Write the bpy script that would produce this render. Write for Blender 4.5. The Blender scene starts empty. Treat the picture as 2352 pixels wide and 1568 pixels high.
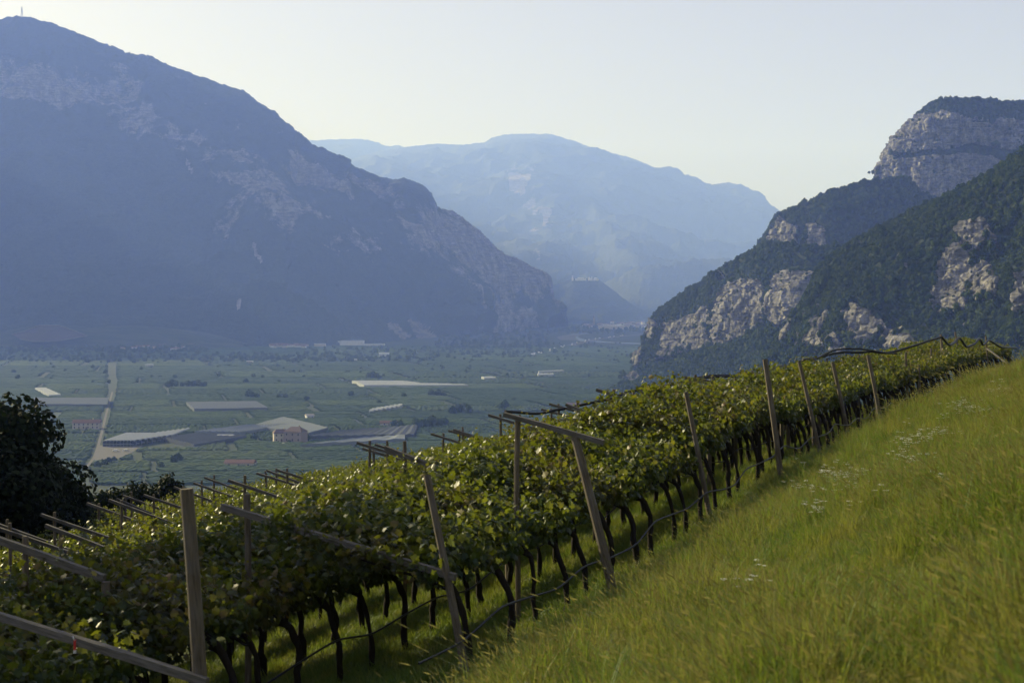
import bpy, math, random
import numpy as np
from mathutils import Vector

# ------------------------------------------------------------------ camera, sky, sun, exposure
SC = bpy.context.scene
COL = SC.collection
FPX, CX, HY, ZC = 3267.0, 1176.0, 690.0, 125.0      # focal length and horizon on a 2352 px wide frame, eye height above valley
cam_d = bpy.data.cameras.new('camera')
cam = bpy.data.objects.new('camera', cam_d)
COL.objects.link(cam)
SC.camera = cam
cam.location = (0, 0, ZC)
cam.rotation_euler = (math.radians(90), 0, 0)
cam_d.sensor_width = 36.0
cam_d.lens = 36.0 * FPX / 2352.0
cam_d.shift_y = -(784.0 - HY) / 2352.0
cam_d.clip_start = 0.1
cam_d.clip_end = 60000
cam_d.dof.use_dof = True
cam_d.dof.focus_distance = 60.0
cam_d.dof.aperture_fstop = 3.2

SUN_AZ, SUN_EL = math.radians(-52), math.radians(21.5)   # azimuth from the view axis (+Y) towards +X
sun_dir = Vector((math.sin(SUN_AZ) * math.cos(SUN_EL), math.cos(SUN_AZ) * math.cos(SUN_EL), math.sin(SUN_EL)))
world = bpy.data.worlds.new('World')
SC.world = world
world.use_nodes = True
wn = world.node_tree
wn.nodes.clear()
sky = wn.nodes.new('ShaderNodeTexSky')
sky.sky_type = 'NISHITA'
sky.sun_disc = False
sky.sun_elevation = SUN_EL
sky.sun_rotation = SUN_AZ
sky.altitude = 200
sky.air_density = 1.0
sky.dust_density = 2.0
sky.ozone_density = 2.0
bg = wn.nodes.new('ShaderNodeBackground')
bg.inputs['Strength'].default_value = 0.066
wo = wn.nodes.new('ShaderNodeOutputWorld')
hs = wn.nodes.new('ShaderNodeHueSaturation')      # a hazy, washed-out sky
hs.inputs['Saturation'].default_value = 0.11
wn.links.new(sky.outputs[0], hs.inputs['Color'])
wn.links.new(hs.outputs[0], bg.inputs[0])
wn.links.new(bg.outputs[0], wo.inputs[0])

sun_d = bpy.data.lights.new('sun', 'SUN')
sun_d.energy = 5.0
sun_d.angle = math.radians(0.6)
sun_d.color = (1.0, 0.965, 0.92)
sun_o = bpy.data.objects.new('sun', sun_d)
COL.objects.link(sun_o)
sun_o.rotation_euler = sun_dir.to_track_quat('Z', 'Y').to_euler()
sun_o.location = (-50, 20, ZC + 60)

SC.view_settings.view_transform = 'Standard'
SC.view_settings.look = 'None'
SC.view_settings.gamma = 1.0
SC.view_settings.use_curve_mapping = False
SC.view_settings.exposure = 0.75
SC.render.engine = 'CYCLES'
cy = SC.cycles
cy.max_bounces = 7
cy.diffuse_bounces = 3
cy.glossy_bounces = 2
cy.transmission_bounces = 4
cy.transparent_max_bounces = 8
cy.volume_bounces = 3
cy.sample_clamp_indirect = 6.0
cy.caustics_reflective = False
cy.caustics_refractive = False
cy.use_denoising = True
try:
    cy.denoiser = 'OPENIMAGEDENOISE'
except Exception:
    pass

# ------------------------------------------------------------------ helpers
rng = np.random.default_rng(7)
random.seed(7)


def U(px, py, d):
    """world point seen at frame pixel (px, py) at depth d"""
    return np.array([(px - CX) / FPX * d, d, ZC - (py - HY) / FPX * d])


def G(px, py):
    """point of the valley floor (z = 0) seen at a frame pixel"""
    d = ZC * FPX / (py - HY)
    return np.array([(px - CX) / FPX * d, d])


_tab = np.random.default_rng(3).random((64, 64, 64)).astype(np.float32)


def vnoise(p):
    i = np.floor(p).astype(np.int64)
    f = p - i
    f = f * f * f * (f * (f * 6 - 15) + 10)
    i &= 63
    j = (i + 1) & 63
    x0, y0, z0 = i[..., 0], i[..., 1], i[..., 2]
    x1, y1, z1 = j[..., 0], j[..., 1], j[..., 2]
    fx, fy, fz = f[..., 0], f[..., 1], f[..., 2]
    a = _tab[x0, y0, z0] * (1 - fx) + _tab[x1, y0, z0] * fx
    b = _tab[x0, y1, z0] * (1 - fx) + _tab[x1, y1, z0] * fx
    c = _tab[x0, y0, z1] * (1 - fx) + _tab[x1, y0, z1] * fx
    d = _tab[x0, y1, z1] * (1 - fx) + _tab[x1, y1, z1] * fx
    return ((a * (1 - fy) + b * fy) * (1 - fz) + (c * (1 - fy) + d * fy) * fz) * 2 - 1


def fbm(p, octs=4, gain=0.5, ridged=False):
    p = np.asarray(p, float)
    s, a, n = 0.0, 1.0, 0.0
    for k in range(octs):
        v = vnoise(p * (2.03 ** k) + 17.3 * k)
        if ridged:
            v = 1 - 2 * np.abs(v)
        s = s + a * v
        n += a
        a *= gain
    return s / n


def mesh(name, V, F, smooth=True, mats=None):
    """F: an (n,3) or (n,4) array, or a list of such arrays"""
    me = bpy.data.meshes.new(name)
    Fs = F if isinstance(F, list) and np.ndim(F[0]) == 2 else [F]
    Fs = [np.asarray(f, np.int32) for f in Fs if len(f)]
    V = np.asarray(V, np.float32)
    me.vertices.add(len(V))
    me.vertices.foreach_set('co', V.ravel())
    nl = sum(f.size for f in Fs)
    nf = sum(len(f) for f in Fs)
    me.loops.add(nl)
    me.polygons.add(nf)
    me.loops.foreach_set('vertex_index', np.concatenate([f.ravel() for f in Fs]))
    tot = np.concatenate([np.full(len(f), f.shape[1], np.int32) for f in Fs])
    st = np.concatenate([[0], np.cumsum(tot)[:-1]]).astype(np.int32)
    me.polygons.foreach_set('loop_start', st)
    me.polygons.foreach_set('loop_total', tot)
    me.polygons.foreach_set('use_smooth', np.full(nf, smooth))
    me.update(calc_edges=True)
    if mats:
        for m in (mats if isinstance(mats, list) else [mats]):
            me.materials.append(m)
    return me


def attr(me, name, vals, typ='FLOAT'):
    a = me.attributes.new(name, typ, 'POINT')
    key = {'FLOAT': 'value', 'INT': 'value', 'FLOAT_VECTOR': 'vector', 'FLOAT_COLOR': 'color'}[typ]
    dt = np.int32 if typ == 'INT' else np.float32
    a.data.foreach_set(key, np.ascontiguousarray(vals, dt).ravel())


def link(name, data, parent=None, label=None, cat=None, group=None, kind=None, loc=None, rot=None):
    o = bpy.data.objects.new(name, data)
    COL.objects.link(o)
    if parent is not None:
        o.parent = parent
    if loc is not None:
        o.location = loc
    if rot is not None:
        o.rotation_euler = rot
    for k, v in (('label', label), ('category', cat), ('group', group), ('kind', kind)):
        if v:
            o[k] = v
    return o


def grid_faces(nv, nu):
    i = np.arange(nv - 1)[:, None] * nu + np.arange(nu - 1)[None, :]
    return np.stack([i, i + 1, i + nu + 1, i + nu], -1).reshape(-1, 4)


_ONES = 'zeroth first second third fourth fifth sixth seventh eighth ninth tenth eleventh twelfth thirteenth fourteenth fifteenth sixteenth seventeenth eighteenth nineteenth'.split()
_TENS = {2: 'twent', 3: 'thirt', 4: 'fort', 5: 'fift', 6: 'sixt', 7: 'sevent', 8: 'eight', 9: 'ninet'}


def nth(n):
    if n < 20:
        return _ONES[n]
    return _TENS[n // 10] + 'ieth' if n % 10 == 0 else _TENS[n // 10] + 'y-' + _ONES[n % 10]


class MB:
    """collects solids into one mesh"""
    def __init__(self):
        self.v, self.f4, self.f3, self.n = [], [], [], 0

    def add(self, V, F):
        V = np.asarray(V, float)
        F = np.asarray(F)
        (self.f4 if F.shape[1] == 4 else self.f3).append(F + self.n)
        self.v.append(V)
        self.n += len(V)

    def box(self, c, size, yaw=0.0):
        s = np.array([[x, y, z] for z in (-.5, .5) for y in (-.5, .5) for x in (-.5, .5)]) * np.array(size)
        ca, sa = math.cos(yaw), math.sin(yaw)
        s = np.stack([s[:, 0] * ca - s[:, 1] * sa, s[:, 0] * sa + s[:, 1] * ca, s[:, 2]], 1) + np.array(c)
        self.add(s, [[0, 2, 3, 1], [4, 5, 7, 6], [0, 1, 5, 4], [2, 6, 7, 3], [0, 4, 6, 2], [1, 3, 7, 5]])

    def tube(self, pts, rad, n=8, cap=True, up=(0, 0, 1), flat=1.0, phase=0.0):
        pts = np.asarray(pts, float)
        rad = np.broadcast_to(np.asarray(rad, float), (len(pts),))
        T = np.gradient(pts, axis=0)
        T /= np.linalg.norm(T, axis=1)[:, None] + 1e-9
        ref = np.array([0.31, 0.94, 0.1]) if abs(T[len(T) // 2][2]) > 0.75 else np.array(up, float)
        A = np.cross(T, ref)
        A /= np.linalg.norm(A, axis=1)[:, None] + 1e-9
        B = np.cross(A, T)
        an = np.arange(n) / n * 2 * math.pi + phase
        R = pts[:, None, :] + rad[:, None, None] * (np.cos(an)[None, :, None] * A[:, None, :] + flat * np.sin(an)[None, :, None] * B[:, None, :])
        V = R.reshape(-1, 3)
        m = len(pts)
        i = np.arange(m - 1)[:, None] * n
        k = np.arange(n)[None, :]
        k2 = (k + 1) % n
        F = np.stack([i + k, i + k2, i + n + k2, i + n + k], -1).reshape(-1, 4)
        self.add(V, F)
        if cap:
            for e, row in ((0, 0), (1, m - 1)):
                b = self.n
                self.v.append(np.vstack([R[row], pts[row]]))
                fs = [[b + q, b + (q + 1) % n, b + n] if e else [b + (q + 1) % n, b + q, b + n] for q in range(n)]
                self.f3.append(np.array(fs))
                self.n += n + 1

    def get(self, name, mat=None, smooth=False):
        return mesh(name, np.vstack(self.v), ([np.vstack(self.f4)] if self.f4 else []) + ([np.vstack(self.f3)] if self.f3 else []), smooth, mat)


def scatter(name, P, rot, scl, idx, coll, label=None, cat=None):
    """one 'stuff' object: real instances of the meshes in coll on the points P"""
    me = bpy.data.meshes.new(name)
    me.vertices.add(len(P))
    me.vertices.foreach_set('co', np.asarray(P, np.float32).ravel())
    attr(me, 'rot', rot, 'FLOAT_VECTOR')
    scl = np.asarray(scl, float)
    if scl.ndim == 1:
        scl = np.repeat(scl[:, None], 3, 1)
    attr(me, 'scl', scl, 'FLOAT_VECTOR')
    attr(me, 'idx', idx, 'INT')
    o = link(name, me, label=label, cat=cat, kind='stuff')
    ng = bpy.data.node_groups.new(name + '_nodes', 'GeometryNodeTree')
    ng.interface.new_socket('Geometry', in_out='INPUT', socket_type='NodeSocketGeometry')
    ng.interface.new_socket('Geometry', in_out='OUTPUT', socket_type='NodeSocketGeometry')
    N = ng.nodes.new
    gi, go = N('NodeGroupInput'), N('NodeGroupOutput')
    ci = N('GeometryNodeCollectionInfo')
    ci.inputs['Collection'].default_value = coll
    ci.inputs['Separate Children'].default_value = True
    ci.inputs['Reset Children'].default_value = True
    ip = N('GeometryNodeInstanceOnPoints')
    ip.inputs['Pick Instance'].default_value = True
    for nm, typ, sock in (('rot', 'FLOAT_VECTOR', 'Rotation'), ('scl', 'FLOAT_VECTOR', 'Scale'), ('idx', 'INT', 'Instance Index')):
        a = N('GeometryNodeInputNamedAttribute')
        a.data_type = typ
        a.inputs['Name'].default_value = nm
        ng.links.new(a.outputs['Attribute'], ip.inputs[sock])
    ng.links.new(gi.outputs[0], ip.inputs['Points'])
    ng.links.new(ci.outputs[0], ip.inputs['Instance'])
    ng.links.new(ip.outputs[0], go.inputs[0])
    md = o.modifiers.new('scatter', 'NODES')
    md.node_group = ng
    return o


def source(name, meshes):
    c = bpy.data.collections.new(name)
    for k, me in enumerate(meshes):
        c.objects.link(bpy.data.objects.new('%s_%02d' % (name, k), me))
    return c


def inside(poly, x, y):
    poly = np.asarray(poly, float)
    r = np.zeros(np.shape(x), bool)
    n = len(poly)
    for i in range(n):
        x1, y1 = poly[i]
        x2, y2 = poly[(i + 1) % n]
        c = ((y1 > y) != (y2 > y))
        with np.errstate(divide='ignore', invalid='ignore'):
            r ^= c & (x < (x2 - x1) * (y - y1) / (y2 - y1 + 1e-12) + x1)
    return r


# ------------------------------------------------------------------ materials
class Mat:
    def __init__(self, name):
        self.m = bpy.data.materials.new(name)
        self.m.use_nodes = True
        self.t = self.m.node_tree
        self.t.nodes.clear()
        self.out = self.t.nodes.new('ShaderNodeOutputMaterial')

    def n(self, typ, **kw):
        nd = self.t.nodes.new('ShaderNode' + typ)
        for k, v in kw.items():
            if hasattr(nd, k):
                setattr(nd, k, v)
            else:
                nd.inputs[k.replace('_', ' ')].default_value = v
        return nd

    def l(self, a, b):
        self.t.links.new(a, b)

    def coord(self, kind='Object', scale=(1, 1, 1), rot=(0, 0, 0)):
        if kind == 'World':
            c = self.n('NewGeometry').outputs['Position']
        else:
            c = self.n('TexCoord').outputs[kind]
        mp = self.n('Mapping')
        mp.inputs['Scale'].default_value = scale
        mp.inputs['Rotation'].default_value = rot
        self.l(c, mp.inputs['Vector'])
        return mp.outputs[0]

    def noise(self, co, scale, detail=4, rough=0.55):
        nd = self.n('TexNoise')
        nd.inputs['Scale'].default_value = scale
        nd.inputs['Detail'].default_value = detail
        nd.inputs['Roughness'].default_value = rough
        self.l(co, nd.inputs['Vector'])
        return nd.outputs['Fac']

    def ramp(self, fac, stops, interp='LINEAR'):
        r = self.n('ValToRGB')
        r.color_ramp.interpolation = interp
        el = r.color_ramp.elements
        while len(el) < len(stops):
            el.new(0.5)
        for e, (p, c) in zip(el, stops):
            e.position = p
            e.color = (*c, 1) if not np.isscalar(c) else (c, c, c, 1)
        self.l(fac, r.inputs[0])
        return r.outputs[0]

    def mix(self, fac, a, b, mode='MIX'):
        m = self.n('Mix', data_type='RGBA', blend_type=mode)
        for s, v in ((m.inputs[0], fac), (m.inputs[6], a), (m.inputs[7], b)):
            if hasattr(v, 'is_linked') or hasattr(v, 'links'):
                self.l(v, s)
            elif np.isscalar(v):
                s.default_value = v
            else:
                s.default_value = (*v, 1)
        return m.outputs[2]

    def math(self, op, a, b=0.0, clamp=False):
        m = self.n('Math', operation=op, use_clamp=clamp)
        for s, v in ((m.inputs[0], a), (m.inputs[1], b)):
            if np.isscalar(v):
                s.default_value = v
            else:
                self.l(v, s)
        return m.outputs[0]

    def attr(self, name):
        return self.n('Attribute', attribute_name=name).outputs['Fac']

    def bump(self, h, strength=0.5, dist=1.0):
        b = self.n('Bump')
        b.inputs['Strength'].default_value = strength
        b.inputs['Distance'].default_value = dist
        self.l(h, b.inputs['Height'])
        return b.outputs[0]

    def pbr(self, col, rough=0.8, spec=0.3, normal=None, metal=0.0, translucent=0.0, tcol=None):
        p = self.n('BsdfPrincipled')
        if hasattr(col, 'links'):
            self.l(col, p.inputs['Base Color'])
        else:
            p.inputs['Base Color'].default_value = (*col, 1)
        if hasattr(rough, 'links'):
            self.l(rough, p.inputs['Roughness'])
        else:
            p.inputs['Roughness'].default_value = rough
        p.inputs['Specular IOR Level'].default_value = spec
        p.inputs['Metallic'].default_value = metal
        if normal is not None:
            self.l(normal, p.inputs['Normal'])
        sh = p.outputs[0]
        if translucent > 0:
            t = self.n('BsdfTranslucent')
            tc = tcol if tcol is not None else col
            if hasattr(tc, 'links'):
                self.l(tc, t.inputs[0])
            else:
                t.inputs[0].default_value = (*tc, 1)
            ms = self.n('MixShader')
            ms.inputs[0].default_value = translucent
            self.l(p.outputs[0], ms.inputs[1])
            self.l(t.outputs[0], ms.inputs[2])
            sh = ms.outputs[0]
        self.l(sh, self.out.inputs['Surface'])
        return self.m


def mat_mountain(name, forest, forest2, rock, rock2, scale=1.0, ragged=1.5):
    """rock where the mesh attribute 'rock' says so, woodland floor elsewhere"""
    M = Mat(name)
    co = M.coord('Object')
    n1 = M.noise(co, 0.02 * scale, 6, 0.65)
    n2 = M.noise(co, 0.12 * scale, 5, 0.7)
    cs = M.coord('Object', (1, 1, 0.22))
    st = M.noise(cs, 0.05 * scale, 6, 0.7)
    fcol = M.mix(M.ramp(n2, [(0.35, 0.0), (0.65, 1.0)]), forest, forest2)
    rcol = M.mix(M.ramp(st, [(0.38, 0.0), (0.62, 1.0)]), rock2, rock)
    rcol = M.mix(M.ramp(n2, [(0.3, 0.75), (0.55, 0.0)]), rcol, (rock2[0] * .6, rock2[1] * .6, rock2[2] * .6))
    bed = M.noise(M.coord('Object', (.25, .25, 2.2)), 0.11 * scale, 5, 0.7)
    rcol = M.mix(M.ramp(bed, [(0.40, 0.65), (0.50, 0.0)]), rcol, (rock2[0] * .45, rock2[1] * .45, rock2[2] * .42))
    fac = M.math('ADD', M.attr('rock'), M.math('MULTIPLY', M.math('SUBTRACT', n2, 0.5), ragged))
    fac = M.ramp(fac, [(0.36, 0.0), (0.62, 1.0)])
    col = M.mix(fac, fcol, rcol)
    h = M.math('ADD', M.math('ADD', n2, M.math('MULTIPLY', st, 1.4)), M.math('MULTIPLY', bed, 1.2))
    return M.pbr(col, 0.95, 0.1, M.bump(h, 0.8, 6.0 / scale))


MT_NEAR = mat_mountain('cliff_rock_and_wood', (.020, .032, .012), (.045, .058, .020), (.400, .378, .345), (.115, .113, .110), 2.2)
MT_LEFT = mat_mountain('shaded_mountain', (.018, .030, .014), (.032, .045, .022), (.30, .275, .255), (.12, .112, .105), 0.7, .8)
MT_FAR = mat_mountain('far_mountain', (.030, .044, .022), (.06, .072, .036), (.40, .34, .28), (.2, .18, .15), 0.35, .8)

_M = Mat('tree_crown_far')
_r = _M.n('ObjectInfo').outputs['Random']
_nz = _M.noise(_M.coord('World'), 0.012, 3)
MAT_CROWN = _M.pbr(_M.mix(_M.ramp(_nz, [(.35, 0.0), (.65, 1.0)]), _M.ramp(_r, [(0, (.022, .050, .009)), (.5, (.040, .074, .012)), (1, (.072, .098, .017))]),
                          _M.ramp(_r, [(0, (.020, .042, .009)), (1, (.056, .082, .015))])), .9, .15, translucent=.12)

# ------------------------------------------------------------------ mountains


def cat_rom(C, x):
    """C (n,k) control values at 0..n-1, sampled at x"""
    C = np.asarray(C, float)
    n = len(C)
    i = np.clip(np.floor(x).astype(int), 0, n - 2)
    f = (x - i)[:, None]
    p0, p1, p2, p3 = C[np.clip(i - 1, 0, n - 1)], C[i], C[i + 1], C[np.clip(i + 2, 0, n - 1)]
    m1, m2 = (p2 - p0) * .35, (p3 - p1) * .35
    h = f * f
    g = h * f
    return (2 * g - 3 * h + 1) * p1 + (g - 2 * h + f) * m1 + (3 * h - 2 * g) * p2 + (g - h) * m2


def profile(pts):
    xs, ys = zip(*pts)
    return lambda v: np.interp(v, xs, ys)


def make_mountain(name, ridge, foot, nu, nv, g, relief, mat, rocks=(), warp=14.0, back=900.0, back_drop=0.85,
                  rock_noise=None, label=None, nb=14, rock_detail=0.0, jag=2.0, lean=.25, pre=None, rough=0.0):
    R = np.array([U(*p) for p in ridge])
    F = np.array([U(*p) for p in foot])
    if pre:
        R, F = np.vstack([pre[0], R]), np.vstack([pre[1], F])
    L = np.concatenate([[0], np.cumsum(np.hypot(*(R[1:, :2] - R[:-1, :2]).T) + np.abs(np.diff(R[:, 2])) * .6 + 20)])
    uu = np.interp(np.linspace(0, L[-1], nu), L, np.arange(len(R)))
    Ru, Fu = cat_rom(R, uu), cat_rom(F, uu)
    v = np.linspace(0, 1, nv)
    gv = g(v)
    V = np.empty((nv + nb, nu, 3))
    V[:nv, :, :2] = Fu[None, :, :2] + (Ru - Fu)[None, :, :2] * gv[:, None, None]
    V[:nv, :, 2] = Fu[None, :, 2] + (Ru - Fu)[None, :, 2] * v[:, None]
    b = np.linspace(0, 1, nb + 1)[1:]
    V[nv:, :, 0] = Ru[None, :, 0] + back * lean * b[:, None]
    V[nv:, :, 1] = Ru[None, :, 1] + back * b[:, None]
    V[nv:, :, 2] = Ru[None, :, 2] - (Ru[None, :, 2] + 3) * back_drop * (b[:, None] ** 1.3)
    vv = np.concatenate([v, np.ones(nb)])[:, None] * np.ones(nu)[None, :]
    bb = np.concatenate([np.zeros(nv), b])[:, None] * np.ones(nu)[None, :]

    def normals(V):
        du = np.gradient(V, axis=1)
        dv = np.gradient(V, axis=0)
        N = np.cross(du, dv)
        return N / (np.linalg.norm(N, axis=2, keepdims=True) + 1e-9)
    # large relief pushed out horizontally, so that buttresses and gullies catch or lose the sun
    fade = np.clip(vv / .06, 0, 1) * np.clip((1.0 - vv) / .14, 0, 1)
    fade = np.maximum(fade, np.clip(bb * 2, 0, .03))
    N = normals(V)
    for (sx, sz, amp, octs, rid) in relief:
        q = V / np.array([sx, sx, sz])
        V = V + N * (fade * amp * fbm(q, octs, .5, rid))[..., None]
    # rock mask
    px = CX + V[..., 0] / V[..., 1] * FPX
    py = HY - (V[..., 2] - ZC) / V[..., 1] * FPX
    wq = np.stack([px / 45, py / 45, np.full_like(px, 3.3)], -1)
    wx = px + warp * fbm(wq, 4)
    wy = py + warp * fbm(wq + 31.7, 4)
    rock = np.zeros(px.shape)
    for poly in rocks:
        rock = np.maximum(rock, inside(poly, wx, wy).astype(float))
    if rock_noise is not None:
        rock = np.maximum(rock, rock_noise(V, vv, px, py))
    rock[nv:] *= 0.3
    if rock_detail > 0:
        k = rock * np.clip((1 - vv) / .05, 0, 1)
        N = normals(V)
        col = fbm(V / np.array([20., 20., 130.]) + 5.1, 4, .6, True)
        wv = V + 5.0 * np.stack([fbm(V / 18. + 3, 3), fbm(V / 18. + 13, 3), .6 * fbm(V / 18. + 23, 3)], -1)

        def cells(a, b, c, o):
            q = np.floor(wv / np.array([a, a, b]) + o).astype(int) & 63
            return _tab[q[..., 0], q[..., 1], q[..., 2]] * 2 - 1
        blk = cells(17., 11., 0, 7.2) * 1.0 + cells(7.5, 5.0, 0, 1.7) * .62 + cells(3.4, 2.2, 0, 9.1) * .30
        bed = np.abs(((wv[..., 2] / 8.5 + .8 * fbm(V / 70., 2)) % 1.0) - .5) * 2          # ledge every few metres
        V = V + N * (k * rock_detail * (col * 1.7 + blk * .7 + bed * .35 + 1.1))[..., None]
    # small raggedness everywhere
    V[..., 2] += jag * fbm(V / (jag * 5), 3) * (1 - .5 * rock)
    if rough:
        V[..., 2] += rough * np.random.default_rng(8).normal(size=V.shape[:2])
    V[0, :, 2] = np.minimum(V[0, :, 2], -6)
    me = mesh(name, V.reshape(-1, 3), grid_faces(nv + nb, nu), rock_detail == 0, mat)
    attr(me, 'rock', rock.ravel())
    o = link(name, me, label=label, kind='structure')
    return o, V, rock, nv


def forest_on(V, rock, nv, spacing, rmin, rmax, seed, pxlim=(-60, 2420), back_rows=3, thin=None):
    """random points on the wooded part of a mountain sheet"""
    r = np.random.default_rng(seed)
    W = V[:nv + back_rows]
    A = W[:-1, :-1]
    du = W[:-1, 1:] - A
    dv = W[1:, :-1] - A
    area = np.linalg.norm(np.cross(du, dv), axis=2)
    rk = rock[:nv + back_rows][:-1, :-1]
    px = CX + A[..., 0] / A[..., 1] * FPX
    w = area * (rk < .5) * (px > pxlim[0]) * (px < pxlim[1])
    w = w + area * (rk >= .5) * .05 * (px > pxlim[0]) * (px < pxlim[1])
    dens = w / spacing ** 2
    if thin is not None:
        dens = dens * thin(A)
    cnt = r.poisson(dens)
    ii, jj = np.nonzero(cnt)
    rep = cnt[ii, jj]
    ii, jj = np.repeat(ii, rep), np.repeat(jj, rep)
    a, b = r.random(len(ii)), r.random(len(ii))
    P = A[ii, jj] + du[ii, jj] * a[:, None] + dv[ii, jj] * b[:, None]
    s = rmin + (rmax - rmin) * r.random(len(P)) ** 1.6
    s[rk[ii, jj] >= .5] *= .55
    return P, s


def crown_mesh(seed, leaves=150, core=True):
    """a unit tree crown (radius about 1, base at z = 0) of leaf clumps round an uneven core"""
    r = np.random.default_rng(seed)
    V, F = [], []
    n = 0
    lob = r.normal(size=(9, 3))
    lob /= np.linalg.norm(lob, axis=1)[:, None]
    d = r.normal(size=(leaves, 3))
    d /= np.linalg.norm(d, axis=1)[:, None]
    rad = .62 + .42 * np.max(d @ lob.T, axis=1) ** 4 - .12 * r.random(leaves)
    c = d * rad[:, None] * np.array([1, 1, .95])
    e1 = np.cross(d + .55 * r.normal(size=d.shape), r.normal(size=d.shape))
    e1 /= np.linalg.norm(e1, axis=1)[:, None]
    e2 = np.cross(d + .5 * r.normal(size=d.shape), e1)
    e2 /= np.linalg.norm(e2, axis=1)[:, None]
    s = (.16 + .16 * r.random(leaves))[:, None]
    Q = np.stack([c - e1 * s, c - e2 * s * .7, c + e1 * s, c + e2 * s * .8], 1)
    Q += r.normal(size=Q.shape) * .03
    V = Q.reshape(-1, 3)
    F = np.arange(leaves * 4).reshape(-1, 4)
    out = [F]
    if core:
        nu, nv = 9, 6
        th = np.linspace(0, 2 * math.pi, nu, endpoint=False)
        ph = np.linspace(-1.2, 1.45, nv)
        D = np.stack([np.cos(ph)[:, None] * np.cos(th), np.cos(ph)[:, None] * np.sin(th), np.sin(ph)[:, None] * np.ones(nu)], -1)
        rr = .55 + .30 * np.max(D @ lob.T, axis=2) ** 4
        Cv = (D * rr[..., None]).reshape(-1, 3)
        i = np.arange(nv - 1)[:, None] * nu
        k = np.arange(nu)[None, :]
        CF = np.stack([i + k, i + (k + 1) % nu, i + nu + (k + 1) % nu, i + nu + k], -1).reshape(-1, 4) + len(V)
        V = np.vstack([V, Cv])
        out.append(CF)
    V = V + np.array([0, 0, .75])
    return mesh('tree_crown', V, out, False, MAT_CROWN)


CROWNS = source('wood_crown', [crown_mesh(40 + k) for k in range(6)])


def plant_forest(name, pts, scl, seed, label):
    r = np.random.default_rng(seed)
    n = len(pts)
    rot = np.zeros((n, 3))
    rot[:, 2] = r.random(n) * 6.283
    rot[:, 0] = r.normal(size=n) * .1
    S = np.stack([scl, scl, scl * (0.9 + .5 * r.random(n))], 1)
    P = pts.copy()
    P[:, 2] -= scl * .35
    scatter(name, P, rot, S, r.integers(0, 6, n), CROWNS, label=label, cat='forest')

# --- the great shaded mountain on the left
_r = [(-420, 95, 5600), (-180, 62, 5650), (0, 44, 5700), (50, 38, 5720), (110, 52, 5740), (200, 85, 5770), (300, 122, 5800), (340, 128, 5800), (395, 152, 5820), (480, 185, 5850),
      (550, 215, 5880), (600, 258, 5900), (625, 285, 5900), (640, 312, 5910), (700, 347, 5940), (775, 400, 5970), (860, 413, 5960), (935, 430, 5950),
      (985, 470, 5960), (1040, 490, 6000), (1090, 522, 6050), (1135, 568, 6120), (1190, 612, 6200), (1235, 665, 6280), (1252, 715, 6330), (1262, 757, 6400)]
_fx = [-420, -180, 0, 50, 110, 200, 300, 340, 395, 480, 550, 600, 625, 640, 700, 775, 850, 915, 965, 1020, 1075, 1120, 1180, 1225, 1245, 1256]
_fy = np.interp(_fx, [-420, 0, 480, 620, 760, 900, 1000, 1100, 1256], [788, 789, 792, 797, 795, 784, 775, 766, 757])
_f = [(x, y, ZC * FPX / (y - HY)) for x, y in zip(_fx, _fy)]


def _left_rock(V, vv, px, py):
    band = fbm(V / np.array([420., 420., 260.]) + 2.2, 4, .55)
    fine = fbm(V / np.array([70., 70., 190.]) + 9.0, 4, .6)
    up = np.exp(-((py - (165 + .33 * px)) / 95.) ** 2)         # the broken band of crags below the crest
    low = np.exp(-((py - (520 + .05 * px)) / 75.) ** 2) * .75
    nose = np.clip((px - 1000) / 160, 0, 1) * np.clip((py - 480) / 80, 0, 1) * .9
    t = up * .62 + low * .40 + nose * .42 + band * .55 + fine * .40
    return np.clip((t - .42) * 2.2, 0, .85)


LEFT_ROCKS = [[(885, 742), (905, 740), (950, 775), (925, 778), (900, 758)], [(938, 735), (965, 742), (1005, 772), (995, 780), (955, 776), (950, 755)],
              [(1205, 715), (1225, 705), (1240, 748), (1225, 752)], [(577, 556), (585, 558), (592, 585), (606, 606), (600, 610), (585, 590)],
              [(540, 690), (552, 692), (554, 706), (544, 708)], [(425, 372), (432, 370), (445, 398), (438, 402)]]
make_mountain('mountain_left', _r, _f, 760, 260, profile([(0, 0), (.12, .22), (.3, .46), (.5, .62), (.62, .72), (.8, .84), (.9, .9), (1, 1)]),
              [(900, 900, 150, 4, True), (260, 320, 38, 4, True), (80, 90, 9, 3, False)], MT_LEFT, LEFT_ROCKS, 9, 2500, .6, _left_rock,
              'great hazy mountain in shade on the left with pale crags below its crest', jag=7.0, rough=2.6, lean=-.3,
              pre=([(-4600, 4300, 60), (-3900, 4300, 420), (-3300, 4400, 800), (-2950, 4650, 1060), (-2780, 5050, 1140)],  # unseen ridge extension, shaped to throw shade over the valley air and fields
                   [(-4500, 3300, -3), (-3600, 3350, -3), (-2800, 3450, -3), (-2300, 3600, -3), (-2080, 3850, -3)]))

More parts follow.
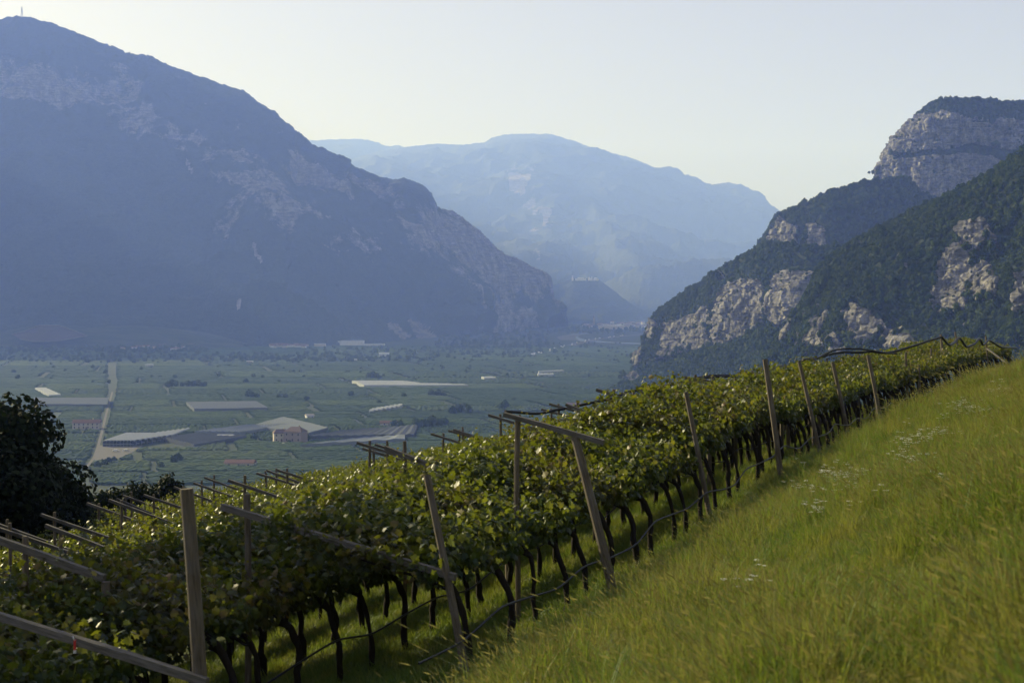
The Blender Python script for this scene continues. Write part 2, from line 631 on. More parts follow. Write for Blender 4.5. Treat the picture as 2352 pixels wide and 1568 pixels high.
# --- the little spur behind its shoulder, the far massif, the farthest range, the castle hill
make_mountain('mountain_spur', [(700, 380, 7600), (770, 388, 7600), (810, 398, 7600), (850, 411, 7600), (930, 470, 7600), (1100, 600, 7600)],
              [(x, 745, 7000) for x in (700, 770, 810, 850, 930, 1100)], 80, 60, profile([(0, 0), (1, 1)]), [(300, 300, 40, 4, True)], MT_FAR, back=1000,
              label='low hazy spur just behind the shoulder of the left mountain', jag=6)
_rc = [(560, 470, 16389), (700, 415, 16548), (775, 382, 16708), (850, 353, 16708), (925, 339, 16708), (1000, 331, 16867), (1060, 333, 16867), (1112, 327, 16867), (1128, 317, 16867), (1165, 309, 16867),
       (1215, 308, 16867), (1265, 309, 16867), (1310, 322, 16867), (1385, 347, 16867), (1455, 366, 16867), (1550, 408, 16708), (1610, 430, 16708), (1645, 443, 16708), (1715, 463, 16548),
       (1735, 472, 16548), (1790, 497, 16389), (1900, 550, 16230), (2100, 610, 15912), (2400, 660, 15594)]
_fc = [(x, 741.5, ZC * FPX / 51.5 + 120 * math.sin(i * 1.7)) for i, (x, _, _) in enumerate(_rc)]


def _far_rock(V, vv, px, py):
    rib = fbm(V / np.array([500., 500., 700.]) + 4.2, 4, .55, True)
    fine = fbm(V / np.array([90., 90., 220.]) + 7.0, 4, .6)
    c = np.exp(-((px - 1205 - (py - 420) * .1) / 110) ** 2) * np.clip((py - 330) / 60, 0, 1)
    return np.clip((c * .45 + rib * .40 + fine * .40 - .56) * 2.2, 0, .75)


make_mountain('mountain_far', _rc, _fc, 420, 190, profile([(0, 0), (.25, .4), (.6, .68), (.85, .84), (1, 1)]),
              [(1600, 2000, 260, 4, True), (520, 620, 70, 4, True), (150, 170, 18, 3, False)], MT_FAR,
              [[(1165, 395), (1215, 405), (1205, 450), (1170, 440)], [(1235, 470), (1265, 480), (1250, 520)], [(1225, 610), (1240, 640), (1222, 650)]], 10, 2000, .6, _far_rock,
              'pale broad massif across the valley with masts on its round summit', jag=9, rough=3.5, lean=0)
make_mountain('mountain_farthest', [(520, 400, 19000), (640, 352, 19000), (690, 325, 19000), (735, 322, 19000), (780, 320, 19000), (835, 320, 19000), (870, 328, 19000), (890, 336, 19000),
                                    (915, 334, 19000), (940, 345, 19000), (1010, 380, 19000), (1200, 450, 19000)],
              [(x, 722, 15500) for x in (520, 640, 690, 735, 780, 835, 870, 890, 915, 940, 1010, 1200)], 160, 60, profile([(0, 0), (1, 1)]),
              [(900, 900, 160, 4, True)], MT_FAR, back=1300, label='faintest range showing above the saddle between left mountain and massif', jag=9, rough=3.5)
make_mountain('castle_hill', [(1190, 742, 7900), (1225, 690, 8000), (1255, 660, 8050), (1285, 650, 8100), (1315, 641, 8100), (1350, 640, 8100), (1375, 643, 8100), (1405, 664, 8100),
                              (1440, 692, 8100), (1490, 722, 8000), (1540, 742, 7900)],
              [(x, 743.5, ZC * FPX / 53.5) for x in (1190, 1225, 1255, 1285, 1315, 1350, 1375, 1405, 1440, 1490, 1540)], 140, 60, profile([(0, 0), (.5, .6), (1, 1)]),
              [(200, 200, 18, 4, True), (60, 60, 5, 3, False)], MT_LEFT, back=600, label='wooded castle hill at the foot of the far massif', jag=5)
# the vineyard fan at the foot of the left mountain
_fan = [(-260, 775, 3900), (-60, 768, 3900), (30, 757, 3850), (90, 746, 3850), (150, 748, 3850), (210, 752, 3850), (300, 748, 3900), (400, 757, 3900), (470, 772, 3880), (560, 790, 3860)]


# --- the cliffs on the right, nearest last
R_PEAK = [[(2000, 430), (2030, 345), (2075, 290), (2130, 268), (2180, 265), (2235, 275), (2290, 282), (2420, 292), (2420, 330), (2330, 345), (2240, 330), (2130, 345), (2070, 350), (2030, 400)],
          [(2010, 430), (2040, 390), (2075, 362), (2130, 358), (2200, 350), (2300, 365), (2310, 395), (2230, 470), (2140, 500), (2070, 440)]]
oA, VA, rkA, nA = make_mountain('peak_right', [(2006, 520, 2820), (2014, 455, 2760), (2020, 405, 2720), (2030, 365, 2680), (2055, 320, 2630), (2080, 290, 2600), (2112, 262, 2570), (2140, 240, 2550), (2172, 227, 2540),
                                               (2230, 229, 2540), (2300, 234, 2550), (2352, 238, 2560), (2450, 250, 2580), (2650, 320, 2600)],
                               [(2000, 640, 2780), (2012, 640, 2700), (2020, 640, 2640), (2036, 640, 2590), (2062, 640, 2540), (2090, 640, 2500), (2125, 640, 2470), (2155, 640, 2450), (2190, 640, 2440),
                                (2250, 640, 2450), (2320, 640, 2470), (2372, 640, 2490), (2470, 640, 2520), (2670, 640, 2550)], 300, 240,
                               profile([(0, 0), (.4, .18), (.86, .44), (.9, .62), (1, 1)]), [(170, 220, 22, 4, False), (50, 90, 7, 4, True)], MT_NEAR, R_PEAK, 12, 500, .5,
                               label='rocky peak on the right with a wooded cap', rock_detail=4.0, jag=2.0)
R_SHOULDER = [[(1740, 620), (1765, 545), (1800, 500), (1832, 520), (1835, 560), (1800, 610), (1760, 640)], [(1850, 520), (1895, 520), (1900, 590), (1860, 600)]]
oB, VB, rkB, nB = make_mountain('shoulder_right', [(1715, 640, 2420), (1738, 590, 2390), (1765, 535, 2340), (1790, 495, 2290), (1850, 468, 2240), (1900, 444, 2220), (1940, 434, 2220), (1980, 422, 2220),
                                                   (2040, 414, 2230), (2080, 408, 2240), (2110, 440, 2250), (2140, 458, 2260), (2220, 480, 2280), (2400, 520, 2300)],
                                  [(1705, 760, 2350), (1730, 760, 2300), (1760, 760, 2240), (1795, 760, 2170), (1850, 760, 2110), (1900, 760, 2090), (1940, 760, 2080), (1980, 760, 2080),
                                   (2040, 760, 2080), (2080, 760, 2090), (2110, 760, 2100), (2140, 760, 2110), (2220, 760, 2130), (2400, 760, 2150)], 260, 170,
                                  profile([(0, 0), (.5, .4), (.85, .66), (1, 1)]), [(130, 200, 24, 4, False), (45, 70, 7, 4, True)], MT_NEAR, R_SHOULDER, 12, 450, .5,
                                  label='dark wooded shoulder below the rocky peak', rock_detail=3.0)
R_SPUR = [[(1515, 828), (1524, 750), (1560, 735), (1600, 722), (1640, 700), (1638, 795), (1580, 812)],
          [(1641, 797), (1646, 690), (1668, 660), (1705, 645), (1755, 655), (1763, 730), (1735, 765), (1690, 802)],
          [(1770, 760), (1767, 680), (1777, 645), (1805, 630), (1840, 632), (1880, 635), (1862, 700), (1825, 748)],
          [(1486, 765), (1500, 735), (1512, 745), (1500, 790)], [(1462, 815), (1482, 795), (1478, 835), (1464, 850)], [(1436, 900), (1446, 868), (1472, 862), (1470, 905)],
          [(1640, 640), (1655, 620), (1672, 640)]]
oC, VC, rkC, nC = make_mountain('spur_right', [(1428, 900, 2111), (1440, 878, 2112), (1452, 852, 2114), (1466, 812, 2115), (1484, 768, 2118), (1502, 728, 2120), (1560, 682, 2080), (1650, 626, 1964), (1700, 594, 1900),
                                               (1765, 562, 1839), (1830, 566, 1779), (1900, 570, 1750), (2000, 560, 1731), (2150, 560, 1702)],
                              [(1424, 903, 1940), (1436, 905, 1931), (1450, 910, 1920), (1470, 915, 1905), (1500, 920, 1883), (1530, 920, 1860), (1590, 925, 1789), (1670, 930, 1695), (1720, 930, 1641),
                               (1790, 930, 1576), (1850, 930, 1520), (1920, 930, 1504), (2020, 930, 1482), (2160, 930, 1450)], 400, 280,
                              profile([(0, 0), (.32, .36), (.62, .44), (.68, .6), (1, 1)]), [(110, 240, 22, 3, False), (40, 80, 6, 4, True)], MT_NEAR, R_SPUR, 7, 500, .5,
                              label='long wooded spur falling to the valley with pale sunlit cliffs', rock_detail=3.6, jag=1.6)
R_SLOPE = [[(2138, 712), (2148, 620), (2170, 575), (2205, 560), (2232, 600), (2236, 660), (2215, 715), (2175, 722)], [(1955, 700), (2000, 715), (2040, 760), (2000, 800), (1960, 780)], [(2195, 530), (2225, 515), (2262, 520), (2300, 560), (2296, 600), (2262, 560), (2240, 600), (2210, 570)], [(2225, 620), (2262, 610), (2300, 640), (2290, 690), (2235, 690)], [(2010, 760), (2080, 770), (2120, 800), (2050, 815)], [(2335, 640), (2360, 620), (2360, 700), (2335, 720)], [(1940, 720), (1960, 710), (1990, 760), (1960, 800)],
           [(2050, 600), (2080, 595), (2085, 615)], [(1850, 770), (1895, 760), (1900, 800), (1860, 830)], [(1905, 780), (1930, 770), (1936, 815), (1912, 820)]]
oD, VD, rkD, nD = make_mountain('slope_right', [(1735, 900, 1290), (1762, 845, 1295), (1790, 790, 1300), (1828, 722, 1306), (1852, 680, 1310), (1880, 622, 1308), (1930, 577, 1305), (2000, 537, 1300), (2060, 506, 1282),
                                                (2130, 472, 1261), (2200, 442, 1240), (2280, 397, 1208), (2320, 367, 1193), (2352, 342, 1180), (2450, 270, 1152), (2700, 160, 1080)],
                               [(1725, 960, 1180), (1760, 960, 1155), (1800, 960, 1126), (1850, 960, 1090), (1890, 960, 1069), (1930, 960, 1047), (1990, 960, 1015), (2050, 960, 990), (2110, 960, 966),
                                (2180, 960, 938), (2250, 960, 916), (2330, 960, 894), (2380, 960, 880), (2420, 960, 872), (2520, 960, 851), (2760, 960, 800)], 420, 260,
                               profile([(0, 0), (.35, .34), (.6, .5), (.78, .66), (1, 1)]), [(90, 200, 26, 3, False), (34, 60, 7, 4, True)], MT_NEAR, R_SLOPE, 14, 500, .5,
                               label='steep dark wooded slope filling the right with a ribbed crag', rock_detail=2.4, jag=1.8,
                               rock_noise=lambda V, vv, px, py: np.clip((fbm(V / np.array([17., 17., 46.]) + 1.7, 4, .6) + .9 * np.exp(-((py - 770) / 70) ** 2) * (px < 2250) * .35 - .42) * 3, 0, 1))
R_APRON = [[(1432, 905), (1440, 880), (1450, 905)]]
oE, VE, rkE, nE = make_mountain('apron_right', [(1380, 915, 1880), (1420, 896, 1859), (1475, 878, 1830), (1530, 843, 1768), (1600, 815, 1690), (1660, 800, 1612), (1700, 788, 1560), (1745, 765, 1510), (1790, 765, 1461), (1900, 780, 1380)],
                               [(1385, 930, 1738), (1430, 935, 1717), (1490, 940, 1690), (1550, 945, 1621), (1620, 950, 1540), (1680, 955, 1474), (1720, 955, 1430), (1770, 955, 1374), (1810, 955, 1330), (1920, 955, 1270)], 160, 80,
                               profile([(0, 0), (1, 1)]), [(70, 90, 9, 4, False)], MT_NEAR, R_APRON, 8, 250, .4, label='low wooded apron below the sunlit cliffs', jag=1.5)

fp, fs = [], []
for V_, rk_, n_, sp, a, b, sd in ((VA, rkA, nA, 6.6, 3.0, 5.5, 1), (VB, rkB, nB, 6.0, 2.8, 5.6, 2), (VC, rkC, nC, 5.4, 2.4, 5.0, 3), (VD, rkD, nD, 3.6, 1.5, 3.5, 4), (VE, rkE, nE, 5.0, 2.6, 5.0, 5)):
    p_, s_ = forest_on(V_, rk_, n_, sp, a, b, sd)
    fp.append(p_)
    fs.append(s_)
for nm, k, lb in (('forest', (0, 1), 'dark woodland on the rocky peak and its shoulder'), ('forest', (2, 4), 'green woodland above and below the sunlit cliffs'),
                  ('forest', (3,), 'dense dark woodland on the steep slope at right')):
    plant_forest(nm, np.vstack([fp[i] for i in k]), np.concatenate([fs[i] for i in k]), 11 + k[0], lb)

# ------------------------------------------------------------------ valley floor
M = Mat('valley_fields')
co = M.coord('World', (1, 1, 1), (0, 0, math.radians(-8)))
br = M.n('TexBrick')
br.inputs['Scale'].default_value = 0.0035
br.inputs['Mortar Size'].default_value = 0.012
br.inputs['Brick Width'].default_value = 0.9
br.inputs['Row Height'].default_value = 0.22
br.inputs['Color1'].default_value = (.026, .046, .018, 1)
br.inputs['Color2'].default_value = (.034, .056, .021, 1)
br.inputs['Mortar'].default_value = (.045, .060, .028, 1)
M.l(co, br.inputs['Vector'])
n1 = M.noise(co, 0.004, 4)
n2 = M.noise(M.coord('World', (.25, 1, 1)), 0.03, 4, .7)
c1 = M.mix(M.ramp(n1, [(.4, 0.0), (.62, .8)]), br.outputs['Color'], (.036, .048, .024))
c1 = M.mix(M.ramp(n2, [(.45, 0.0), (.62, .65)]), c1, (.020, .034, .015))
MAT_VALLEY = M.pbr(c1, .95, .1)
xs = np.concatenate([np.linspace(-8500, -1200, 24), np.linspace(-1100, 1100, 45), np.linspace(1200, 8500, 24)])
ys = np.concatenate([np.linspace(-2400, 800, 20), np.linspace(850, 2600, 40), np.linspace(2700, 19000, 60)])
X, Y = np.meshgrid(xs, ys)
valley_me = mesh('valley_floor', np.stack([X, Y, np.zeros_like(X)], -1).reshape(-1, 3), grid_faces(len(ys), len(xs)), True, MAT_VALLEY)
link('valley_floor', valley_me, label='flat valley floor of orchards and fields', kind='structure')

# the vineyard hill with bare brown plots at the foot of the mountain
M = Mat('fan_vineyards')
co = M.coord('World', (.4, 1, 2.0))
MAT_FAN = M.pbr(M.mix(M.ramp(M.noise(co, .03, 4), [(.4, 0.), (.6, 1.)]), (.024, .040, .018), (.040, .052, .024)), .95, .1)
make_mountain('fan_hill', _fan, [(x, 801, ZC * FPX / (801 - HY)) for x, _, _ in _fan], 120, 40, profile([(0, 0), (1, 1)]), [(150, 150, 4, 3, False)], MAT_FAN,
              back=500, label='low vineyard hill at the foot of the left mountain', jag=1.0)
M = Mat('bare_vineyard_soil')
MAT_SOIL = M.pbr(M.mix(M.noise(M.coord('World', (.3, 1, 3)), .06, 4), (.075, .055, .045), (.060, .048, .040)), .95, .1)
M = Mat('pale_track')
MAT_TRACK = M.pbr(M.mix(M.noise(M.coord('World'), .2, 4), (.13, .125, .108), (.10, .096, .084)), .95, .1)
M = Mat('river')
MAT_WATER = M.pbr((.06, .075, .08), .15, .5)


def sheet_poly(name, pts_px, z, mat, **kw):
    P = np.array([G(*p) for p in pts_px])
    V = np.column_stack([P, np.full(len(P), z)])
    c = V.mean(0)
    V = np.vstack([V, c])
    n = len(P)
    F = np.array([[i, (i + 1) % n, n] for i in range(n)])
    return link(name, mesh(name, V, F, False, mat), **kw)


def ribbon(pts, width, z=0.0):
    """flat strip along ground points (x, y); returns V, F"""
    P = np.asarray(pts, float)
    T = np.gradient(P, axis=0)
    T /= np.linalg.norm(T, axis=1)[:, None]
    N = np.stack([-T[:, 1], T[:, 0]], 1) * width / 2
    z = np.broadcast_to(z, (len(P),))
    V = np.empty((len(P) * 2, 3))
    V[0::2] = np.column_stack([P + N, z])
    V[1::2] = np.column_stack([P - N, z])
    i = np.arange(len(P) - 1) * 2
    return V, np.stack([i, i + 1, i + 3, i + 2], 1)


def dense(pts, n):
    pts = np.asarray(pts, float)
    return cat_rom(pts, np.linspace(0, len(pts) - 1, n))


def road(name, px_pts, width, mat, label, z=.05, n=60):
    P = dense([G(*p) for p in px_pts], n)
    V, F = ribbon(P, width, z)
    return link(name, mesh(name, V, F, False, mat), label=label, kind='structure'), P


# bare plot lifted on the fan hill (a draped sheet)
_plot = np.array([U(x, y, d) for x, y, d in ((32, 772, 3800), (62, 764, 3800), (96, 751, 3800), (140, 751, 3800), (178, 764, 3800), (205, 775, 3780), (140, 786, 3700), (85, 788, 3680), (50, 782, 3720))])
_c = _plot.mean(0) + np.array([0, 0, 5])
link('bare_plot', mesh('bare_plot', np.vstack([_plot + np.array([0, -14, 5.]), _c + np.array([0, -14, 2])]), [[i, (i + 1) % 9, 9] for i in range(9)], False, MAT_SOIL),
     label='brown bare plot on the low vineyard hill', kind='structure')
_mb = MB()
_mb.tube(_plot[[0, 1, 2, 3, 4, 5]] + np.array([0, -18, 5.]), 1.6, 4)
_mb.tube(dense(_plot[[5, 6, 7, 8]] + np.array([0, -18, 5.]), 20), 1.4, 4)
link('plot_track', _mb.get('plot_track', MAT_TRACK), label='pale track round the brown bare plot', kind='structure')

road('farm_road', [(196, 1075), (216, 1050), (228, 1015), (238, 975), (248, 935), (254, 915), (258, 900)], 2.4, MAT_TRACK, 'straight dirt road between the orchards beside the ribbed greenhouse')
_, HWY = road('motorway', [(1120, 840), (1180, 826), (1240, 812), (1300, 796), (1360, 781), (1420, 773), (1500, 766)], 30, MAT_TRACK, 'motorway crossing the far valley with a line of trucks', z=.3, n=120)
road('river_bend', [(1500, 790), (1400, 786), (1345, 782), (1310, 775), (1318, 769), (1345, 765)], 55, MAT_WATER, 'river bend shining in the far valley', z=.12)
road('river_bank', [(1310, 781), (1300, 774), (1318, 769)], 60, MAT_TRACK, 'pale gravel bank of the far river bend', z=.2)
road('far_road', [(800, 793), (830, 800), (870, 812), (885, 818)], 16, MAT_TRACK, 'pale road running out from the long factory', z=.2)
road('fan_road', [(-60, 806), (60, 803), (150, 802), (210, 801)], 12, MAT_TRACK, 'pale road below the low vineyard hill', z=.2)
sheet_poly('farm_yard', [(212, 1050), (230, 1022), (300, 1024), (330, 1022), (300, 1040), (262, 1056), (225, 1064)], .06, MAT_TRACK, label='pale earth yard before the ribbed greenhouse', kind='structure')

# --- covered plots: net roofs and plastic tunnels (quads by frame pixel: far-left, far-right, near-right, near-left)
M = Mat('grey_net')
MAT_NET = M.pbr(M.mix(M.noise(M.coord('World', (1, .1, 1)), .3, 3), (.125, .145, .160), (.165, .185, .200)), .9, .03, translucent=.2)
M = Mat('dark_net')
MAT_DNET = M.pbr(M.mix(M.noise(M.coord('World', (1, .1, 1)), .3, 3), (.070, .082, .092), (.10, .112, .122)), .9, .03, translucent=.15)
M = Mat('pale_net')
MAT_PNET = M.pbr(M.mix(M.noise(M.coord('World', (1, .1, 1)), .3, 3), (.20, .225, .24), (.26, .285, .30)), .9, .03, translucent=.2)
M = Mat('white_plastic')
MAT_PLAST = M.pbr(M.mix(M.noise(M.coord('World'), .15, 4), (.34, .36, .36), (.43, .45, .45)), .85, .05, translucent=.15)
EXCL = []


def cover(name, quad, h, rid, mat, label, along='x', cat='greenhouse', ridge_h=.9):
    A = np.array([G(*p) for p in quad])
    EXCL.append(A)
    nr = rid * 2
    na = 10
    a = np.linspace(0, 1, na)
    b = np.linspace(0, 1, nr + 1)
    if along == 'x':
        top = A[0] + (A[1] - A[0]) * a[:, None]
        bot = A[3] + (A[2] - A[3]) * a[:, None]
    else:
        top = A[0] + (A[3] - A[0]) * a[:, None]
        bot = A[1] + (A[2] - A[1]) * a[:, None]
    P = top[None] + (bot - top)[None] * b[:, None, None]
    Z = h + ridge_h * (np.arange(nr + 1) % 2)[:, None] + .25 * vnoise(np.dstack([P / 9., np.zeros(P.shape[:2])[..., None]]))
    V = np.dstack([P, Z[..., None] if Z.ndim == 2 else Z])
    V = V.reshape(-1, 3)
    F = [grid_faces(nr + 1, na)]
    # skirt down to the ground
    edge = np.concatenate([np.arange(na), np.arange(1, nr + 1) * na + na - 1, nr * na + np.arange(na - 2, -1, -1), np.arange(nr - 1, 0, -1) * na])
    m = len(edge)
    base = V[edge].copy()
    base[:, 2] = .05
    F.append(np.array([[edge[i], edge[(i + 1) % m], len(V) + (i + 1) % m, len(V) + i] for i in range(m)]))
    V = np.vstack([V, base])
    root = link(name, mesh(name, V - np.array([*A.mean(0), 0]), F, False, mat), label=label, cat=cat, loc=(*A.mean(0), 0))
    return root


M = Mat('weathered_pole')
MAT_POLE = M.pbr((.16, .13, .10), .9, .2)
cover('net_cover', [(78, 921), (250, 921), (247, 936), (76, 935)], 4, 9, MAT_NET, 'grey net strip over an orchard left of the dirt road', cat='net cover')
cover('plastic_tunnel', [(80, 896), (104, 896), (140, 912), (112, 913)], 3.5, 6, MAT_PLAST, 'small pale oblique plastic tunnels at far left of the orchards')
cover('net_cover', [(428, 931), (588, 929), (614, 944), (446, 947)], 4, 9, MAT_NET, 'grey net plot alone in the middle of the green orchards', cat='net cover')
cover('net_cover', [(582, 986), (652, 966), (754, 992), (704, 1006)], 4, 14, MAT_NET, 'large grey net roof sloping behind the two stone farmhouses', 'y', cat='net cover')
cover('net_cover', [(446, 1000), (560, 986), (664, 983), (548, 1002)], 4, 7, MAT_PNET, 'pale net wedge left of the large grey net roof', cat='net cover')
cover('net_cover', [(378, 1014), (440, 1004), (566, 1009), (446, 1030)], 3.5, 10, MAT_DNET, 'dark grey net roof right of the ribbed greenhouse', cat='net cover')
cover('net_cover', [(700, 1012), (780, 999), (960, 985), (950, 1008)], 4, 12, MAT_DNET, 'dark net roof right of the farmhouses behind the vine leaves', cat='net cover')
cover('net_cover', [(690, 1032), (800, 1019), (930, 1008), (930, 1018)], 4, 5, MAT_PNET, 'pale net strip showing just above the vine leaves', cat='net cover')
cover('plastic_tunnel', [(808, 881), (925, 881), (965, 886), (830, 886)], 4, 5, MAT_PLAST, 'white plastic greenhouse block in the middle of the plain', ridge_h=1.2)
cover('plastic_tunnel', [(822, 887), (990, 887), (1076, 890), (836, 890.5)], 4, 3, MAT_PLAST, 'long white plastic strip in front of the greenhouse block', ridge_h=1.2)
cover('plastic_tunnel', [(1236, 858), (1290, 855), (1296, 856.5), (1238, 859.5)], 4, 2, MAT_PLAST, 'thin white plastic strip, farther of the two at right', ridge_h=1.2)
cover('plastic_tunnel', [(1234, 864), (1270, 863), (1272, 865), (1236, 866)], 4, 2, MAT_PLAST, 'thin white plastic strip, nearer of the two at right', ridge_h=1.2)
cover('plastic_tunnel', [(1105, 871), (1128, 870.5), (1140, 873), (1112, 874)], 4, 2, MAT_PLAST, 'tiny white covered plot right of the long white strip', ridge_h=1.2)
# crumpled white tunnels: short separate hoops side by side
for k in range(7):
    x0 = 846 + k * 10
    y0 = 950 - k * 1.6
    cover('fleece_tunnel', [(x0 + 12, y0 - 5.5), (x0 + 20, y0 - 5.0), (x0 + 12, y0), (x0 + 1, y0 + .6)], 3.2, 2, MAT_PLAST,
          'white crumpled fleece tunnel in the staggered row, number %s from the left' % ('one', 'two', 'three', 'four', 'five', 'six', 'seven')[k], cat='greenhouse', ridge_h=1.6)

# --- buildings
M = Mat('plaster')
MAT_PLASTER = M.pbr(M.mix(M.noise(M.coord('Object'), .6, 4), (.46, .40, .31), (.55, .48, .38)), .9, .2)
M = Mat('stone_wall')
MAT_STONE = M.pbr(M.mix(M.noise(M.coord('Object'), 1.2, 5), (.25, .19, .15), (.36, .28, .22)), .9, .2)
M = Mat('red_tiles')
MAT_TILE = M.pbr(M.mix(M.noise(M.coord('Object', (1, 4, 1)), .8, 4), (.13, .070, .055), (.18, .100, .078)), .85, .2)
M = Mat('brown_tiles')
MAT_TILE2 = M.pbr(M.mix(M.noise(M.coord('Object', (1, 4, 1)), .8, 4), (.11, .075, .062), (.15, .10, .082)), .85, .2)
M = Mat('dark_glass')
MAT_WIN = M.pbr((.02, .022, .025), .2, .5)
M = Mat('white_wall')
MAT_WHITE = M.pbr(M.mix(M.noise(M.coord('Object'), .3, 3), (.62, .61, .58), (.72, .71, .68)), .8, .2)
M = Mat('grey_metal')
MAT_METAL = M.pbr((.30, .31, .32), .5, .5, metal=.3)


def gable(w, d, h, e=.6):
    """gable roof shell over a w x d plan, ridge along x"""
    x, y = w / 2 + e, d / 2 + e
    V = [(-x, -y, 0), (x, -y, 0), (x, y, 0), (-x, y, 0), (-x, 0, h), (x, 0, h)]
    return np.array(V, float), np.array([[0, 1, 5, 4], [2, 3, 4, 5]]), np.array([[1, 2, 5], [3, 0, 4]])


def house(name, loc, w, d, h, rh, yaw, wall, roof, label, hip=0.0, nwin=4, floors=2, cat='house', chimney=True, group=None):
    root = link(name, None, label=label, cat=cat, loc=(*loc, 0), rot=(0, 0, yaw), group=group)
    b = MB()
    b.box((0, 0, h / 2), (w, d, h))
    link('wall', b.get('wall', wall), parent=root)
    V, F4, F3 = gable(w, d, rh)
    V[4, 0] += hip
    V[5, 0] -= hip
    V[:, 2] += h + .02
    b = MB()
    b.add(V, F4)
    b.f3.append(F3)
    b.add(V - np.array([0, 0, .25]), F4[:, ::-1])
    ro = link('roof', b.get('roof', roof), parent=root)
    if chimney:
        b = MB()
        b.box((w * .22, 0, h + rh + .2), (.9, .9, 1.8))
        link('chimney', b.get('chimney', wall), parent=ro)
    wb = MB()
    wb.box((0, 0, 0), (1.1, .12, 1.5))
    wm = wb.get('window', MAT_WIN)
    for f in range(floors):
        for k in range(nwin):
            link('window', wm, parent=root, loc=(-w / 2 + w * (k + .5) / nwin, -d / 2 - .03, h * (f + .55) / floors))
    wb = MB()
    wb.box((0, 0, 1.1), (1.4, .14, 2.2))
    link('door', wb.get('door', MAT_POLE), parent=root, loc=(w * .02 - w / nwin * .5 + w / nwin * .5, -d / 2 - .04, 0))
    return root


def ex_house(loc, w, d):
    EXCL.append(np.array([[loc[0] - w, loc[1] - d * 1.8], [loc[0] + w, loc[1] - d * 1.8], [loc[0] + w, loc[1] + d], [loc[0] - w, loc[1] + d]]))


p = G(200, 984)
house('farmhouse', p, 26, 11, 6, 3.0, .06, MAT_PLASTER, MAT_TILE, 'long cream farmhouse with red tiled roof left of the dirt road', nwin=6)
ex_house(p, 18, 12)
p = G(645, 1014)
house('stone_house', p, 13, 11, 8, 3.2, .25, MAT_PLASTER, MAT_TILE2, 'smaller pale farmhouse, left of the two beside the large net roof', hip=3, nwin=3)
ex_house(p, 10, 10)
p = G(679, 1015)
house('stone_house', p, 17, 13, 9.5, 4.2, -.3, MAT_STONE, MAT_TILE2, 'bigger brown stone farmhouse with hipped roof by the net roof', hip=5, nwin=3)
ex_house(p, 12, 12)
p = G(519, 1009)
house('field_shed', p, 14, 7, 3.5, 1.2, -.1, MAT_STONE, MAT_METAL, 'low grey shed at the edge of the pale net wedge', nwin=2, floors=1, chimney=False, cat='shed')
p = G(711, 962)
house('field_shed', p, 8, 6, 4, 1.5, .5, MAT_WHITE, MAT_PLASTER, 'tiny white hut standing alone in the orchards', nwin=2, floors=1, chimney=False, cat='shed')
p = G(893, 977)
house('field_shed', p, 17, 8, 3, 2.0, .05, MAT_PLASTER, MAT_TILE, 'small red roofed shed near the clump of trees', nwin=2, floors=1, chimney=False, cat='shed')
ex_house(p, 12, 10)
p = G(1318, 935)
house('field_shed', p, 16, 8, 3.5, 2.2, -.1, MAT_PLASTER, MAT_TILE2, 'brown roofed shed just above the vine crest right of centre', nwin=2, floors=1, chimney=False, cat='shed')
p = G(552, 1072)
house('field_shed', p, 22, 9, 3.5, 2.2, -.1, MAT_PLASTER, MAT_TILE, 'red roofed shed half hidden behind the vine leaves', nwin=3, floors=1, chimney=False, cat='shed')

# ribbed greenhouse: a row of arched bays
gp = [G(236, 1025), G(352, 1025), G(396, 1016)]
root = link('ribbed_greenhouse', None, label='white greenhouse with a row of arched ribbed roofs by the dirt road', cat='greenhouse', loc=(*gp[0], 0))
gw = np.linalg.norm(gp[1] - gp[0]) + 4
nb_ = 16
bw = gw / nb_
EXCL.append(np.array([gp[0] + (-6, -22), gp[1] + (30, -22), gp[1] + (40, 90), gp[0] + (-6, 90)]))
an = np.linspace(0, math.pi, 9)
prof = np.stack([-np.cos(an) * bw / 2, np.sin(an) * bw * .42], 1)
ln = 72.0
V = np.vstack([np.column_stack([prof[:, 0], np.full(9, y), prof[:, 1]]) for y in np.linspace(0, ln, 7)])
arch = mesh('roof_bay', V, grid_faces(7, 9), True, MAT_PLAST)
wb = MB()
wb.box((0, 0, -2.2), (bw * .92, .2, .5))
wb.box((-bw * .46, 0, -2.1), (.2, .25, 4.2))
front = wb.get('front_frame', MAT_METAL)
for k in range(nb_):
    yo = 0 if k < 9 else (k - 8) * 7.0
    x = (k + .5) * bw
    link('roof_bay', arch, parent=root, loc=(x, yo, 4.25))
    link('front_frame', front, parent=root, loc=(x, yo, 4.2))
wb = MB()
wb.box((gw / 2, ln, 2.1), (gw, .3, 4.2))
link('rear_wall', wb.get('rear_wall', MAT_METAL), parent=root)
wb = MB()
wb.box((0.0, ln / 2, 2.1), (.2, ln, 4.2))
link('side_wall', wb.get('side_wall', MAT_NET), parent=root)


